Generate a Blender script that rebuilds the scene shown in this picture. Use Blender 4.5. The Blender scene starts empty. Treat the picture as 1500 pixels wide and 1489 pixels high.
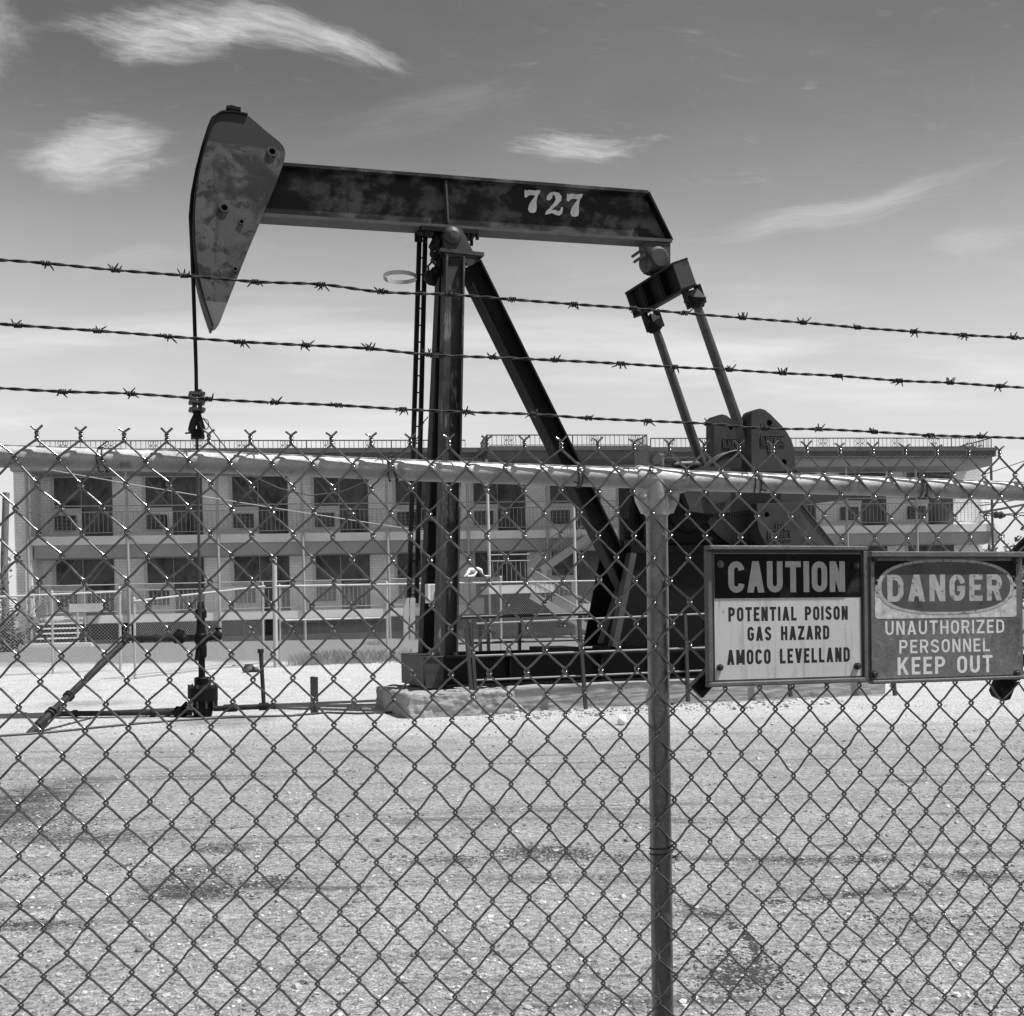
import bpy, math, random
from mathutils import Vector, Matrix
from mathutils.geometry import tessellate_polygon
random.seed(727)
C = bpy.context.scene.collection
R = math.radians
# ------------------------------------------------------------ camera, sky, sun
H = 1.35; F = 1600.0; RO = R(.7); CX, HY = 750.0, 895.0
sc = bpy.context.scene
cam = bpy.data.cameras.new('camera'); co = bpy.data.objects.new('camera', cam); C.objects.link(co)
co.location = (0, 0, H); co.rotation_euler = (R(90), RO, 0)
cam.lens = 36*F/1500; cam.sensor_width = 36; cam.shift_y = (HY-744.5)/1500
cam.clip_start = .05; cam.clip_end = 6000
sc.camera = co
sc.view_settings.view_transform = 'Standard'; sc.view_settings.look = 'None'
sc.view_settings.exposure = 0.35; sc.view_settings.gamma = 1
SUN_EL, SUN_AZ = R(65), R(-12)              # azimuth measured from +x towards +y
SKY = .098
sd = Vector((math.cos(SUN_EL)*math.cos(SUN_AZ), math.cos(SUN_EL)*math.sin(SUN_AZ), math.sin(SUN_EL)))
sl = bpy.data.lights.new('sun', 'SUN'); sl.energy = 4.9; sl.angle = R(.53); sl.color = (1, 1, 1)
so = bpy.data.objects.new('sun', sl); C.objects.link(so)
so.rotation_euler = sd.to_track_quat('Z', 'Y').to_euler(); so.location = (0, 0, 50)

class NT:
    def __init__(s, nt): s.nt = nt; nt.nodes.clear()
    def n(s, t, **k):
        nd = s.nt.nodes.new(t)
        for a, b in k.items():
            if a in nd.inputs.keys(): s.set(nd.inputs[a], b)
            else: setattr(nd, a, b)
        return nd
    def set(s, inp, b):
        if isinstance(b, bpy.types.NodeSocket): s.nt.links.new(b, inp)
        else: inp.default_value = b
    def math(s, op, a, b=0.0, c=None, clamp=False):
        nd = s.nt.nodes.new('ShaderNodeMath'); nd.operation = op; nd.use_clamp = clamp
        s.set(nd.inputs[0], a); s.set(nd.inputs[1], b)
        if c is not None: s.set(nd.inputs[2], c)
        return nd.outputs[0]
    def rng(s, v, a, b, c=0.0, d=1.0, smooth=True):
        nd = s.nt.nodes.new('ShaderNodeMapRange'); nd.interpolation_type = 'SMOOTHSTEP' if smooth else 'LINEAR'
        for i, x in enumerate((v, a, b, c, d)): s.set(nd.inputs[i], x)
        return nd.outputs[0]
    def mixf(s, f, a, b):
        nd = s.nt.nodes.new('ShaderNodeMix'); nd.data_type = 'FLOAT'
        s.set(nd.inputs[0], f); s.set(nd.inputs[2], a); s.set(nd.inputs[3], b)
        return nd.outputs[0]
    def noise(s, vec, scale, detail=4, rough=.55, dist=0.0):
        nd = s.nt.nodes.new('ShaderNodeTexNoise')
        nd.inputs['Scale'].default_value = scale; nd.inputs['Detail'].default_value = detail
        nd.inputs['Roughness'].default_value = rough; nd.inputs['Distortion'].default_value = dist
        s.set(nd.inputs['Vector'], vec); return nd.outputs[0]
    def mapping(s, vec, loc=(0, 0, 0), rot=(0, 0, 0), sca=(1, 1, 1), typ='POINT'):
        nd = s.nt.nodes.new('ShaderNodeMapping'); nd.vector_type = typ
        s.set(nd.inputs[0], vec); nd.inputs[1].default_value = loc
        nd.inputs[2].default_value = rot; nd.inputs[3].default_value = sca
        return nd.outputs[0]
    def vlen(s, vec):
        nd = s.nt.nodes.new('ShaderNodeVectorMath'); nd.operation = 'LENGTH'; s.set(nd.inputs[0], vec); return nd.outputs['Value']

W = bpy.data.worlds.new('World'); sc.world = W; W.use_nodes = True
t = NT(W.node_tree)
sky = t.n('ShaderNodeTexSky', sky_type='NISHITA', sun_disc=False, sun_elevation=SUN_EL, sun_rotation=R(90)-SUN_AZ)
sky.altitude = 1000; sky.dust_density = 1.6; sky.air_density = 1.0
sep = t.n('ShaderNodeSeparateColor', Color=sky.outputs[0])
grey = t.math('ADD', t.math('MULTIPLY', sep.outputs[0], .95), t.math('MULTIPLY', sep.outputs[1], .05))   # black and white film behind a red filter
gen = t.n('ShaderNodeTexCoord').outputs['Generated']
sx = t.n('ShaderNodeSeparateXYZ', Vector=gen)
yy = t.math('MAXIMUM', sx.outputs[1], .02)
uu = t.math('DIVIDE', sx.outputs[0], yy); ww = t.math('DIVIDE', sx.outputs[2], yy)
P0 = t.n('ShaderNodeCombineXYZ', X=uu, Y=ww).outputs[0]
wn = t.n('ShaderNodeTexNoise'); wn.inputs['Scale'].default_value = 6; wn.inputs['Detail'].default_value = 5
t.nt.links.new(P0, wn.inputs['Vector'])
va = t.n('ShaderNodeVectorMath', operation='MULTIPLY_ADD'); t.nt.links.new(wn.outputs['Color'], va.inputs[0]); va.inputs[1].default_value = (.07, .045, 0)
vb = t.n('ShaderNodeVectorMath', operation='ADD'); t.nt.links.new(P0, vb.inputs[0]); vb.inputs[1].default_value = (-.035, -.0225, 0)
t.nt.links.new(vb.outputs[0], va.inputs[2]); PW = va.outputs[0]
def cloud(px, py, a, b, ang, amt, sc_=(1.4, 2.4), lo=.17, hi=.78):
    m = t.mapping(PW, ((px-CX)/F, (HY-py)/F, 0), (0, 0, R(ang)), (a/F, b/F, 1), 'TEXTURE')
    d = t.rng(t.vlen(m), 1.0, .1)
    mp = t.mapping(m, (px*.01, py*.01, 0), (0, 0, .35), (sc_[0], sc_[1]*.55, 1))
    big = t.noise(mp, 1.1, 3, .5, .4); fib = t.noise(t.mapping(mp, sca=(1.0, 2.6, 1)), 2.6, 7, .70, .6)
    body = t.math('ADD', t.math('MULTIPLY', big, .62), t.math('MULTIPLY', fib, .38))
    return t.math('MULTIPLY', t.rng(t.math('ADD', body, t.math('MULTIPLY', t.math('SUBTRACT', d, 1.0), .42)), lo, hi), amt)
cl = None
for args in [(240, 32, 200, 62, -4, 1.0), (400, 30, 220, 58, -10, .95), (540, 62, 120, 30, -20, .6), (0, 45, 100, 100, 20, .5),
             (140, 213, 205, 84, 3, .95), (862, 213, 155, 32, 1, 1.05, (1.5, 2)), (1220, 312, 330, 36, 10, .5), (1330, 285, 200, 26, 13, .25),
             (1440, 365, 120, 40, 5, .28), (205, 372, 120, 40, 5, .22), (640, 160, 260, 60, 15, .15)]:
    c_ = cloud(*args); cl = c_ if cl is None else t.math('ADD', cl, c_)
st = t.noise(t.mapping(P0, (3.1, .4, 0), (0, 0, R(-4)), (1.6, 12, 1)), 1.6, 6, .55, .35)
lowband = t.math('MULTIPLY', t.rng(ww, .36, .2), t.rng(ww, -.05, .12))
cl = t.math('ADD', cl, t.math('MULTIPLY', t.math('MULTIPLY', t.rng(st, .42, .72), lowband), .55))
wide = t.noise(t.mapping(P0, (7.7, 1.4, 0), (0, 0, R(8)), (1.3, 3, 1)), 1.5, 5, .55, .3)
cl = t.math('ADD', cl, t.math('MULTIPLY', t.rng(wide, .42, .8), .08))
cl = t.math('MINIMUM', cl, .9)
front = t.rng(sx.outputs[1], .05, .3)
cl = t.math('MULTIPLY', cl, front)
skyv = t.mixf(t.rng(sx.outputs[2], .46, .08), t.math('MULTIPLY', grey, SKY), .60)    # whitish haze low over the horizon
CLOUD = t.mixf(t.rng(ww, .36, .24), .62, .80)
val = t.mixf(cl, skyv, CLOUD)
bg = t.n('ShaderNodeBackground', Strength=1.0); comb = t.n('ShaderNodeCombineColor', Red=val, Green=val, Blue=val)
t.nt.links.new(comb.outputs[0], bg.inputs[0])
wo = t.n('ShaderNodeOutputWorld'); t.nt.links.new(bg.outputs[0], wo.inputs[0])

# ------------------------------------------------------------ helpers
def ray(px, py):
    a = px-CX; b = py-HY; c, s = math.cos(RO), math.sin(RO)
    return (a*c-b*s)/F, (-a*s-b*c)/F
def zg(y):
    if y < 18: return 0.0
    if y < 39: return .35*(y-18)/21
    return .35+.1*(min(y, 46)-39)/7
def hit(px, py):
    k, m = ray(px, py); Y = 10.0
    for i in range(60): Y = .5*Y+.5*(zg(Y)-H)/m
    return Vector((k*Y, Y, zg(Y)))
def at(px, py, Y):
    k, m = ray(px, py); return Vector((k*Y, Y, H+m*Y))
class Fr:                                   # a local frame: u along, v away from the camera, z up
    def __init__(s, o, ang=0, oz=0.0, tilt=0.0):
        s.ox, s.oy, s.oz, s.a, s.tilt = o[0], o[1], oz, R(ang), tilt; s.c, s.s = math.cos(s.a), math.sin(s.a)
    def pt(f, px, py, v=0.0):
        k, m = ray(px, py)
        u = (k*(f.oy+v*f.c)-f.ox+v*f.s)/(f.c-k*f.s); Y = f.oy+u*f.s+v*f.c
        z = H+Y*m-f.oz
        return Vector((u+z*f.tilt, v, z-u*f.tilt))
    def uz(f, px, py, v=0.0):
        p = f.pt(px, py, v); return (p.x, p.z)
    def loc(f, w):                          # world point to local
        dx, dy = w[0]-f.ox, w[1]-f.oy
        return Vector((dx*f.c+dy*f.s, -dx*f.s+dy*f.c, w[2]-f.oz))
class MB:
    def __init__(s): s.v = []; s.f = []; s.sm = []
    def add(s, vs, fs, smooth=False):
        o = len(s.v); s.v += [tuple(x) for x in vs]
        for f in fs: s.f.append([i+o for i in f]); s.sm.append(smooth)
    def hexa(s, a, b):                      # two quads, joined
        n = len(a); s.add(list(a)+list(b), [list(range(n))[::-1], list(range(n, 2*n))]+[[i, (i+1) % n, n+(i+1) % n, n+i] for i in range(n)])
    def box(s, x0, x1, y0, y1, z0, z1):
        s.hexa([(x0, y0, z0), (x1, y0, z0), (x1, y1, z0), (x0, y1, z0)], [(x0, y0, z1), (x1, y0, z1), (x1, y1, z1), (x0, y1, z1)])
    def bar(s, p, q, w, d, side=(0, 1, 0)): # rectangular bar from p to q; d is its size along side
        p, q = Vector(p), Vector(q); ax = (q-p).normalized(); sd_ = Vector(side); sd_ = (sd_-ax*sd_.dot(ax)).normalized(); n = ax.cross(sd_)
        c = [(-1, -1), (1, -1), (1, 1), (-1, 1)]
        s.hexa([p+n*(w/2*i)+sd_*(d/2*j) for i, j in c], [q+n*(w/2*i)+sd_*(d/2*j) for i, j in c])
    def prism(s, pts, v0, v1, holes=()):    # outline in (u, z), thickness along v
        if not holes:
            n = len(pts); s.hexa([(p[0], v0, p[1]) for p in pts], [(p[0], v1, p[1]) for p in pts]); return
        loops = [pts]+list(holes)
        tri = tessellate_polygon([[Vector((p[0], p[1], 0)) for p in l] for l in loops])
        fl = [p for l in loops for p in l]; n = len(fl)
        vs = [(p[0], v0, p[1]) for p in fl]+[(p[0], v1, p[1]) for p in fl]
        fs = [list(x) for x in tri]+[[n+i for i in x][::-1] for x in tri]
        o = 0
        for l in loops:
            m = len(l); fs += [[o+i, o+(i+1) % m, n+o+(i+1) % m, n+o+i] for i in range(m)]; o += m
        s.add(vs, fs)
    def tube(s, path, r, seg=8, caps=True, smooth=True, closed=False):
        path = [Vector(p) for p in path]; n = len(path); rs = r if isinstance(r, (list, tuple)) else [r]*n
        tang = []
        for i in range(n):
            a = path[i-1] if (i or closed) else path[0]; b = path[(i+1) % n] if (i < n-1 or closed) else path[-1]
            d = b-a; tang.append(d.normalized() if d.length > 1e-9 else Vector((0, 0, 1)))
        up = Vector((0, 1, 0)) if abs(tang[0].y) < .9 else Vector((1, 0, 0))
        N = (up-tang[0]*up.dot(tang[0])).normalized(); vs = []
        for i in range(n):
            N = N-tang[i]*N.dot(tang[i])
            if N.length < 1e-6: N = tang[i].orthogonal()
            N.normalize(); B = tang[i].cross(N)
            for k in range(seg):
                a = 2*math.pi*k/seg; vs.append(path[i]+N*(rs[i]*math.cos(a))+B*(rs[i]*math.sin(a)))
        fs = [[i*seg+k, i*seg+(k+1) % seg, (i+1) % n*seg+(k+1) % seg, (i+1) % n*seg+k] for i in range(n if closed else n-1) for k in range(seg)]
        s.add(vs, fs, smooth)
        if caps and not closed:
            s.add([vs[k] for k in range(seg)], [list(range(seg))[::-1]]); s.add([vs[(n-1)*seg+k] for k in range(seg)], [list(range(seg))])
    def lathe(s, o, prof, axis=(0, 0, 1), seg=20, smooth=True):   # prof = [(distance along the axis, radius)]
        ax = Vector(axis).normalized(); o = Vector(o); n = ax.orthogonal().normalized(); b = ax.cross(n); vs = []
        for d, r in prof:
            for k in range(seg):
                a = 2*math.pi*k/seg; vs.append(o+ax*d+n*(r*math.cos(a))+b*(r*math.sin(a)))
        m = len(prof)
        for i in range(m-1):                # separate rings: crisp steps between them
            s.add(vs[i*seg:(i+2)*seg], [[k, (k+1) % seg, seg+(k+1) % seg, seg+k] for k in range(seg)], smooth)
        s.add(vs[:seg], [list(range(seg))[::-1]]); s.add(vs[-seg:], [list(range(seg))])
    def ico(s, c, rad, sq=(1, 1, 1)):
        g = (1+5**.5)/2; V = [(-1, g, 0), (1, g, 0), (-1, -g, 0), (1, -g, 0), (0, -1, g), (0, 1, g), (0, -1, -g), (0, 1, -g), (g, 0, -1), (g, 0, 1), (-g, 0, -1), (-g, 0, 1)]
        T = [(0, 11, 5), (0, 5, 1), (0, 1, 7), (0, 7, 10), (0, 10, 11), (1, 5, 9), (5, 11, 4), (11, 10, 2), (10, 7, 6), (7, 1, 8), (3, 9, 4), (3, 4, 2), (3, 2, 6), (3, 6, 8), (3, 8, 9), (4, 9, 5), (2, 4, 11), (6, 2, 10), (8, 6, 7), (9, 8, 1)]
        a = random.random()*6.28; ca, sa = math.cos(a), math.sin(a); vs = []
        for x, y, z in V:
            j = .75+.5*random.random(); x, y, z = x*sq[0]*j, y*sq[1]*j, z*sq[2]*j
            vs.append((c[0]+rad*.53*(x*ca-y*sa), c[1]+rad*.53*(x*sa+y*ca), c[2]+rad*.53*z))
        s.add(vs, T)
    def build(s, name, m, parent=None, bevel=0):
        me = bpy.data.meshes.new(name); me.from_pydata(s.v, [], s.f); me.update()
        me.polygons.foreach_set('use_smooth', s.sm)
        me.materials.append(m); o = bpy.data.objects.new(name, me); C.objects.link(o)
        if parent: o.parent = parent
        if bevel:
            import bmesh
            bm = bmesh.new(); bm.from_mesh(me); bmesh.ops.recalc_face_normals(bm, faces=bm.faces); bm.to_mesh(me); bm.free()
            md = o.modifiers.new('bevel', 'BEVEL'); md.width = bevel; md.segments = 2; md.limit_method = 'ANGLE'; md.angle_limit = R(40)
        return o
def tag(o, label=None, cat=None, group=None, kind=None):
    for k, v in (('label', label), ('category', cat), ('group', group), ('kind', kind)):
        if v: o[k] = v
    return o
def thing(name, fr, label, cat, group=None):
    o = bpy.data.objects.new(name, None); C.objects.link(o); o.empty_display_size = .1
    o.location = (fr.ox, fr.oy, fr.oz); o.rotation_euler = (0, -math.atan(fr.tilt), fr.a) if fr.tilt else (0, 0, fr.a)
    return tag(o, label, cat, group)
def circ(c, r, n=16): return [(c[0]+r*math.cos(2*math.pi*k/n), c[1]+r*math.sin(2*math.pi*k/n)) for k in range(n)]

def mat(name, base, rough=.6, metal=0.0, var=.25, scale=6.0, stain=None, sscale=3.0, sthr=(.5, .62), bump=0.0, bscale=60.0, stretch=(1, 1, 1), extra=None, spec=.5, fine=.0):
    m = bpy.data.materials.new(name); m.use_nodes = True; t = NT(m.node_tree)
    oc = t.n('ShaderNodeTexCoord').outputs['Object']; vec = t.mapping(oc, sca=stretch)
    v = t.math('MULTIPLY', t.rng(t.noise(vec, scale, 6, .6), .25, .75, 1-var, 1+var, False), base)
    if fine: v = t.math('MULTIPLY', v, t.rng(t.noise(oc, 220, 3, .7), .3, .7, 1-fine, 1+fine, False))
    if stain is not None:
        for s_, val_ in (stain if isinstance(stain, list) else [(sscale, stain)]):
            v = t.mixf(t.rng(t.noise(vec, s_, 8, .62, .3), sthr[0], sthr[1]), v, val_)
    if extra: v = extra(t, oc, v)
    col = t.n('ShaderNodeCombineColor', Red=v, Green=v, Blue=v).outputs[0]
    b = t.n('ShaderNodeBsdfPrincipled', Roughness=rough, Metallic=metal); t.nt.links.new(col, b.inputs['Base Color'])
    b.inputs['Specular IOR Level'].default_value = spec
    if bump:
        bp = t.n('ShaderNodeBump', Strength=bump, Distance=.01); t.nt.links.new(t.noise(oc, bscale, 5, .65), bp.inputs['Height']); t.nt.links.new(bp.outputs[0], b.inputs['Normal'])
    o = t.n('ShaderNodeOutputMaterial'); t.nt.links.new(b.outputs[0], o.inputs[0])
    return m
def streaks(t, oc, v, amt=.6, dark=.012, f=9):   # rust and grease running down from seams
    n = t.noise(t.mapping(oc, sca=(f, f, f*.06)), 1.6, 5, .6, .2)
    return t.mixf(t.math('MULTIPLY', t.rng(n, .54, .70), amt), v, dark)
def sep_z(t, oc): return t.n('ShaderNodeSeparateXYZ', Vector=oc).outputs
def brick(t, oc, v):
    s = sep_z(t, oc); b = t.n('ShaderNodeTexBrick'); t.nt.links.new(t.n('ShaderNodeCombineXYZ', X=t.math('ADD', s[0], s[1]), Y=s[2]).outputs[0], b.inputs['Vector'])
    b.inputs['Scale'].default_value = 2.4; b.inputs['Mortar Size'].default_value = .025
    b.inputs['Color1'].default_value = (1, 1, 1, 1); b.inputs['Color2'].default_value = (.9, .9, .9, 1); b.inputs['Mortar'].default_value = (.72, .72, .72, 1)
    return t.math('MULTIPLY', v, b.outputs['Color'])
def leg_paint(t, oc, v):                    # paint worn pale in long patches
    n = t.noise(t.mapping(oc, sca=(3.2, 3.2, .8)), 1.7, 7, .62, .4)
    return t.mixf(t.rng(n, .56, .64), v, .15)
def head_paint(t, oc, v):
    z = sep_z(t, oc)[2]; v = streaks(t, oc, v, .55)
    v = t.mixf(t.rng(z, 5.37, 5.36, smooth=False), v, .13)
    return t.mixf(t.rng(z, 7.41, 7.43, smooth=False), v, .028)
M = dict(
  galv=mat('galvanized_steel', .52, .5, .2, .22, 14, .30, 30, (.55, .7), .15, 180, fine=.12),
  post=mat('galvanized_post', .19, .32, .9, .22, 14, .3, 30, (.55, .7), .15, 180, fine=.12),
  wire=mat('galvanized_wire', .27, .2, 1.0, .3, 40, .16, 45, (.5, .7)),
  wire_old=mat('dull_far_wire', .42, .6, .2, .2, 2),
  rust=mat('rusty_barbed_wire', .03, .8, .1, .4, 60),
  tie=mat('dark_tie_wire', .05, .7, .3, .3, 60),
  pump=mat('weathered_pump_paint', .042, .55, 0, .35, 2.2, [(1.3, .010), (4.0, .02)], 2, (.52, .62), .12, 40, fine=.1, spec=.25),
  leg=mat('samson_leg_paint', .035, .55, 0, .4, 3, [(1.3, .01)], 2, (.52, .62), .12, 40, extra=leg_paint, spec=.25, fine=.12),
  head=mat('horse_head_paint', .078, .55, 0, .3, 2.5, [(1.5, .018), (5, .022)], 2, (.50, .62), .12, 40, extra=head_paint, fine=.12, spec=.25),
  beam=mat('walking_beam_paint', .08, .55, 0, .35, 1.6, [(1.1, .006), (2.3, .009)], 2, (.44, .58), .12, 40, (1, 1, 1.3), fine=.12, spec=.2, extra=streaks),
  flange=mat('beam_flange_paint', .06, .6, 0, .3, 3, .045, 5, (.55, .66), .12, 50, spec=.25),
  black=mat('black_steel', .006, .55, 0, .4, 3, .014, 2.2, (.55, .7), .1, 60, spec=.12),
  weight=mat('cast_iron_counterweight', .018, .65, 0, .4, 5, .008, 3, (.52, .62), .35, 25, fine=.15),
  rod=mat('pitman_paint', .042, .5, 0, .3, 3, .015, 2.5, (.5, .6), .1, 50),
  guard=mat('belt_guard_grey', .04, .5, 0, .25, 3, .025, 2, (.5, .65)),
  pale=mat('pale_grey_paint', .42, .5, 0, .2, 4),
  white=mat('white_paint', .72, .5, 0, .12, 4),
  number=mat('stencil_white', .62, .6, 0, .18, 8, .3, 9, (.6, .75)),
  conc=mat('old_concrete', .28, .9, 0, .25, 2.5, .18, 3.0, (.55, .7), .5, 40, fine=.15),
  wall=mat('painted_brick', .80, .85, 0, .12, 1.2, extra=brick),
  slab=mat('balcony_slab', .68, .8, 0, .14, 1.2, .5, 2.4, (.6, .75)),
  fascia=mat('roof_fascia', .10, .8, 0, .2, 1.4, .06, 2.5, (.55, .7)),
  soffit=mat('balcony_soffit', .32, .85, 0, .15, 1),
  board=mat('dark_board', .10, .8, 0, .5, 4.0, .035, 2, (.5, .65), stretch=(1, 1, .5)),
  brace=mat('brace_board', .17, .8, 0, .2, 3),
  trim=mat('window_trim', .50, .6, 0, .12, 3),
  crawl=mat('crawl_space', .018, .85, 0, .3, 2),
  iron=mat('painted_railing', .34, .5, 0, .15, 5),
  darkiron=mat('dark_railing', .03, .5, 0, .3, 5),
  roofiron=mat('roof_railing', .10, .6, 0, .3, 5),
  wood=mat('grey_wood', .16, .85, 0, .4, 6, stretch=(4, 4, .6)),
  leaf=mat('dark_leaves', .05, .7, 0, .5, 3),
  grass=mat('dry_grass', .32, .8, 0, .4, 5),
  sign_frame=mat('sign_frame_steel', .15, .5, .3, .25, 25, .11, 30, (.55, .7), .15, 150),
  sign_black=mat('sign_black', .006, .5, 0, .3, 30, [(12, .05), (40, .03)], 25, (.58, .74), spec=.15),
  sign_yellow=mat('sign_light_panel', .60, .45, 0, .08, 12, [(70, .25), (16, .46)], 12, (.60, .78), extra=lambda t, oc, v: streaks(t, oc, v, .35, .2, 60)),
  letter_pale=mat('sign_pale_letter', .52, .5, 0, .15, 40, .25, 60, (.60, .74)),
  letter_black=mat('sign_black_letter', .012, .6, 0, .2, 30),
  letter_white=mat('sign_white_letter', .76, .55, 0, .12, 40, .3, 90, (.58, .70)),
  letter_worn=mat('sign_worn_letter', .44, .6, 0, .25, 60, .15, 110, (.52, .66)),
  handrail=mat('skid_handrail', .20, .5, 0, .2, 6),
  pipe=mat('dark_flow_pipe', .028, .6, 0, .35, 5, .014, 4, (.5, .65), .15, 50, spec=.2),
  stone_dark=mat('dark_grit', .035, .95, 0, .4, 20),
  bolt=mat('dark_bolt', .05, .5, .4, .3, 50),
  stone=mat('rock', .35, .9, 0, .3, 8),
)
# ------------------------------------------------------------ ground
def ground():
    mb = MB(); xs = [-1500, -400, -120, -60]+[-40+2*i for i in range(41)]+[60, 120, 400, 1500]
    ys = [-60, -10, 0]+[1+1.0*i for i in range(50)]+[60, 90, 150, 400, 1500, 4000]
    for y in ys:
        for x in xs: mb.v.append((x, y, zg(y)))
    n = len(xs)
    for j in range(len(ys)-1):
        for i in range(n-1): mb.f.append([j*n+i, j*n+i+1, (j+1)*n+i+1, (j+1)*n+i]); mb.sm.append(True)
    m = bpy.data.materials.new('gravel_and_caliche'); m.use_nodes = True; t = NT(m.node_tree)
    oc = t.n('ShaderNodeTexCoord').outputs['Object']; s = sep_z(t, oc)
    big = t.noise(oc, .55, 5, .6); med = t.noise(oc, 2.6, 6, .65); fin = t.noise(oc, 26, 5, .72); mic = t.noise(oc, 95, 3, .7)
    yv = t.math('ADD', s[1], t.math('MULTIPLY', t.math('SUBTRACT', big, .5), 4.5))
    pad = t.rng(yv, 10.5, 14.2); far = t.rng(yv, 26.5, 28.0)
    near = t.math('MULTIPLY', t.rng(med, .3, .7, .75, 1.2, False), .31)
    v = t.mixf(pad, near, t.math('MULTIPLY', t.rng(med, .3, .7, .84, 1.12, False), .49))
    v = t.mixf(far, v, .19)
    # tyre streaks: dark bands lying across the lot
    stk = t.noise(t.mapping(oc, (0, 0, 0), (0, 0, R(-9)), (.22, 2.4, 1)), 1.6, 6, .6, .3)
    stm = t.math('MULTIPLY', t.rng(stk, .52, .72), t.rng(s[1], 13.5, 9.5))
    v = t.math('MULTIPLY', v, t.math('SUBTRACT', 1.0, t.math('MULTIPLY', stm, .6)))
    brk = t.math('MULTIPLY', t.rng(t.noise(oc, 5.5, 6, .7), .26, .54), t.rng(t.noise(t.mapping(oc, (0, 0, 0), (0, 0, R(-9)), (.5, 3, 1)), 2.2, 6, .65), .26, .5))
    for (px, py, a, b, amt) in [(10, 1185, 95, 62, .95), (120, 1228, 170, 14, .55), (290, 1288, 80, 24, .42), (400, 1296, 70, 12, .4), (280, 1310, 110, 9, .6), (330, 1245, 60, 8, .6),
                          (790, 1250, 95, 13, .75), (660, 1262, 80, 8, .5), (1085, 1428, 75, 24, .45), (1255, 1308, 150, 9, .65), (1180, 1262, 160, 7, .5),
                          (1020, 1340, 100, 12, .5), (1440, 1285, 90, 10, .5), (45, 1356, 100, 12, .45), (420, 1420, 90, 9, .35), (330, 1057, 90, 10, .7),
                          (640, 1205, 120, 6, .4), (130, 1031, 80, 6, .5), (200, 1140, 140, 7, .35), (1350, 1345, 120, 9, .35), (880, 1195, 130, 6, .3)]:
        c = hit(px, py); ex = abs(hit(px+a, py).x-c.x); ey = abs(hit(px, py-b).y-hit(px, py+b).y)/2
        mp = t.mapping(oc, (c.x, c.y, 0), (0, 0, 0), (ex, ey, 1), 'TEXTURE')
        d = t.math('MULTIPLY', t.rng(t.vlen(t.mapping(mp, sca=(1, 1, 0))), 1.2, .35), brk)
        v = t.math('MULTIPLY', v, t.math('SUBTRACT', 1.0, t.math('MULTIPLY', d, min(.9, amt*.75))))
    v = t.math('MULTIPLY', v, t.rng(fin, .34, .66, .42, 1.5, False))
    v = t.math('MULTIPLY', v, t.rng(mic, .34, .66, .42, 1.5, False))
    vo = t.n('ShaderNodeTexVoronoi', Scale=34.0); t.nt.links.new(oc, vo.inputs['Vector'])
    peb = t.math('MULTIPLY', t.rng(vo.outputs['Distance'], .30, .22), t.rng(t.n('ShaderNodeSeparateColor', Color=vo.outputs['Color']).outputs[0], .62, .66))
    v = t.mixf(t.math('MULTIPLY', peb, .45), v, .55)
    v = t.math('MINIMUM', v, .8)
    col = t.n('ShaderNodeCombineColor', Red=v, Green=v, Blue=v).outputs[0]
    b = t.n('ShaderNodeBsdfPrincipled', Roughness=.95); t.nt.links.new(col, b.inputs['Base Color']); b.inputs['Specular IOR Level'].default_value = .15
    hgt = t.math('ADD', t.math('MULTIPLY', fin, .7), t.math('ADD', t.math('MULTIPLY', mic, .25), t.math('MULTIPLY', peb, .3)))
    bp = t.n('ShaderNodeBump', Strength=.9, Distance=.035); t.nt.links.new(hgt, bp.inputs['Height']); t.nt.links.new(bp.outputs[0], b.inputs['Normal'])
    o = t.n('ShaderNodeOutputMaterial'); t.nt.links.new(b.outputs[0], o.inputs[0])
    tag(mb.build('ground', m), kind='structure')
ground()
mb = MB(); mb.box(-300, 300, -45, 1.9, -.3, .012)  # unseen dark ground behind the camera, added to darken mesh and post reflections
sm_ = mat('added_dark_ground', .045, .9, 0, .3, 3, .03, 5, (.55, .7), .4, 60, fine=.3, spec=.2); tag(mb.build('unseen_dark_ground', sm_), kind='structure')
def gravel():
    mb = MB()
    for i in range(19000):
        y = 3.0+12.5*random.random()**1.5; x = (random.random()-.5)*y*1.05
        r = random.choice([.004, .005, .005, .006, .006, .008, .008, .011, .018 if random.random() < .2 else .007])*(.7+.6*random.random())
        mb.ico((x, y, zg(y)+r*.15), r, (1, .8, .6))
    for i in range(500):                     # rubble along the foot of the concrete
        px = random.uniform(700, 1240); p = hit(px, 1046-(px-700)*.048+random.uniform(-6, 12)); r = random.uniform(.008, .035)
        mb.ico((p.x, p.y, p.z+r*.2), r, (1, .8, .7))
    m = bpy.data.materials.new('loose_pebbles'); m.use_nodes = True; t = NT(m.node_tree)
    oc = t.n('ShaderNodeTexCoord').outputs['Object']
    vo = t.n('ShaderNodeTexVoronoi', Scale=13.0); t.nt.links.new(oc, vo.inputs['Vector'])
    v = t.rng(t.n('ShaderNodeSeparateColor', Color=vo.outputs['Color']).outputs[0], 0, 1, .08, .56, False)
    b = t.n('ShaderNodeBsdfPrincipled', Roughness=.9); t.nt.links.new(t.n('ShaderNodeCombineColor', Red=v, Green=v, Blue=v).outputs[0], b.inputs['Base Color'])
    o = t.n('ShaderNodeOutputMaterial'); t.nt.links.new(b.outputs[0], o.inputs[0])
    tag(mb.build('gravel', m), 'loose pale pebbles and grit scattered over the lot', 'gravel', kind='stuff')
gravel()
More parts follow.
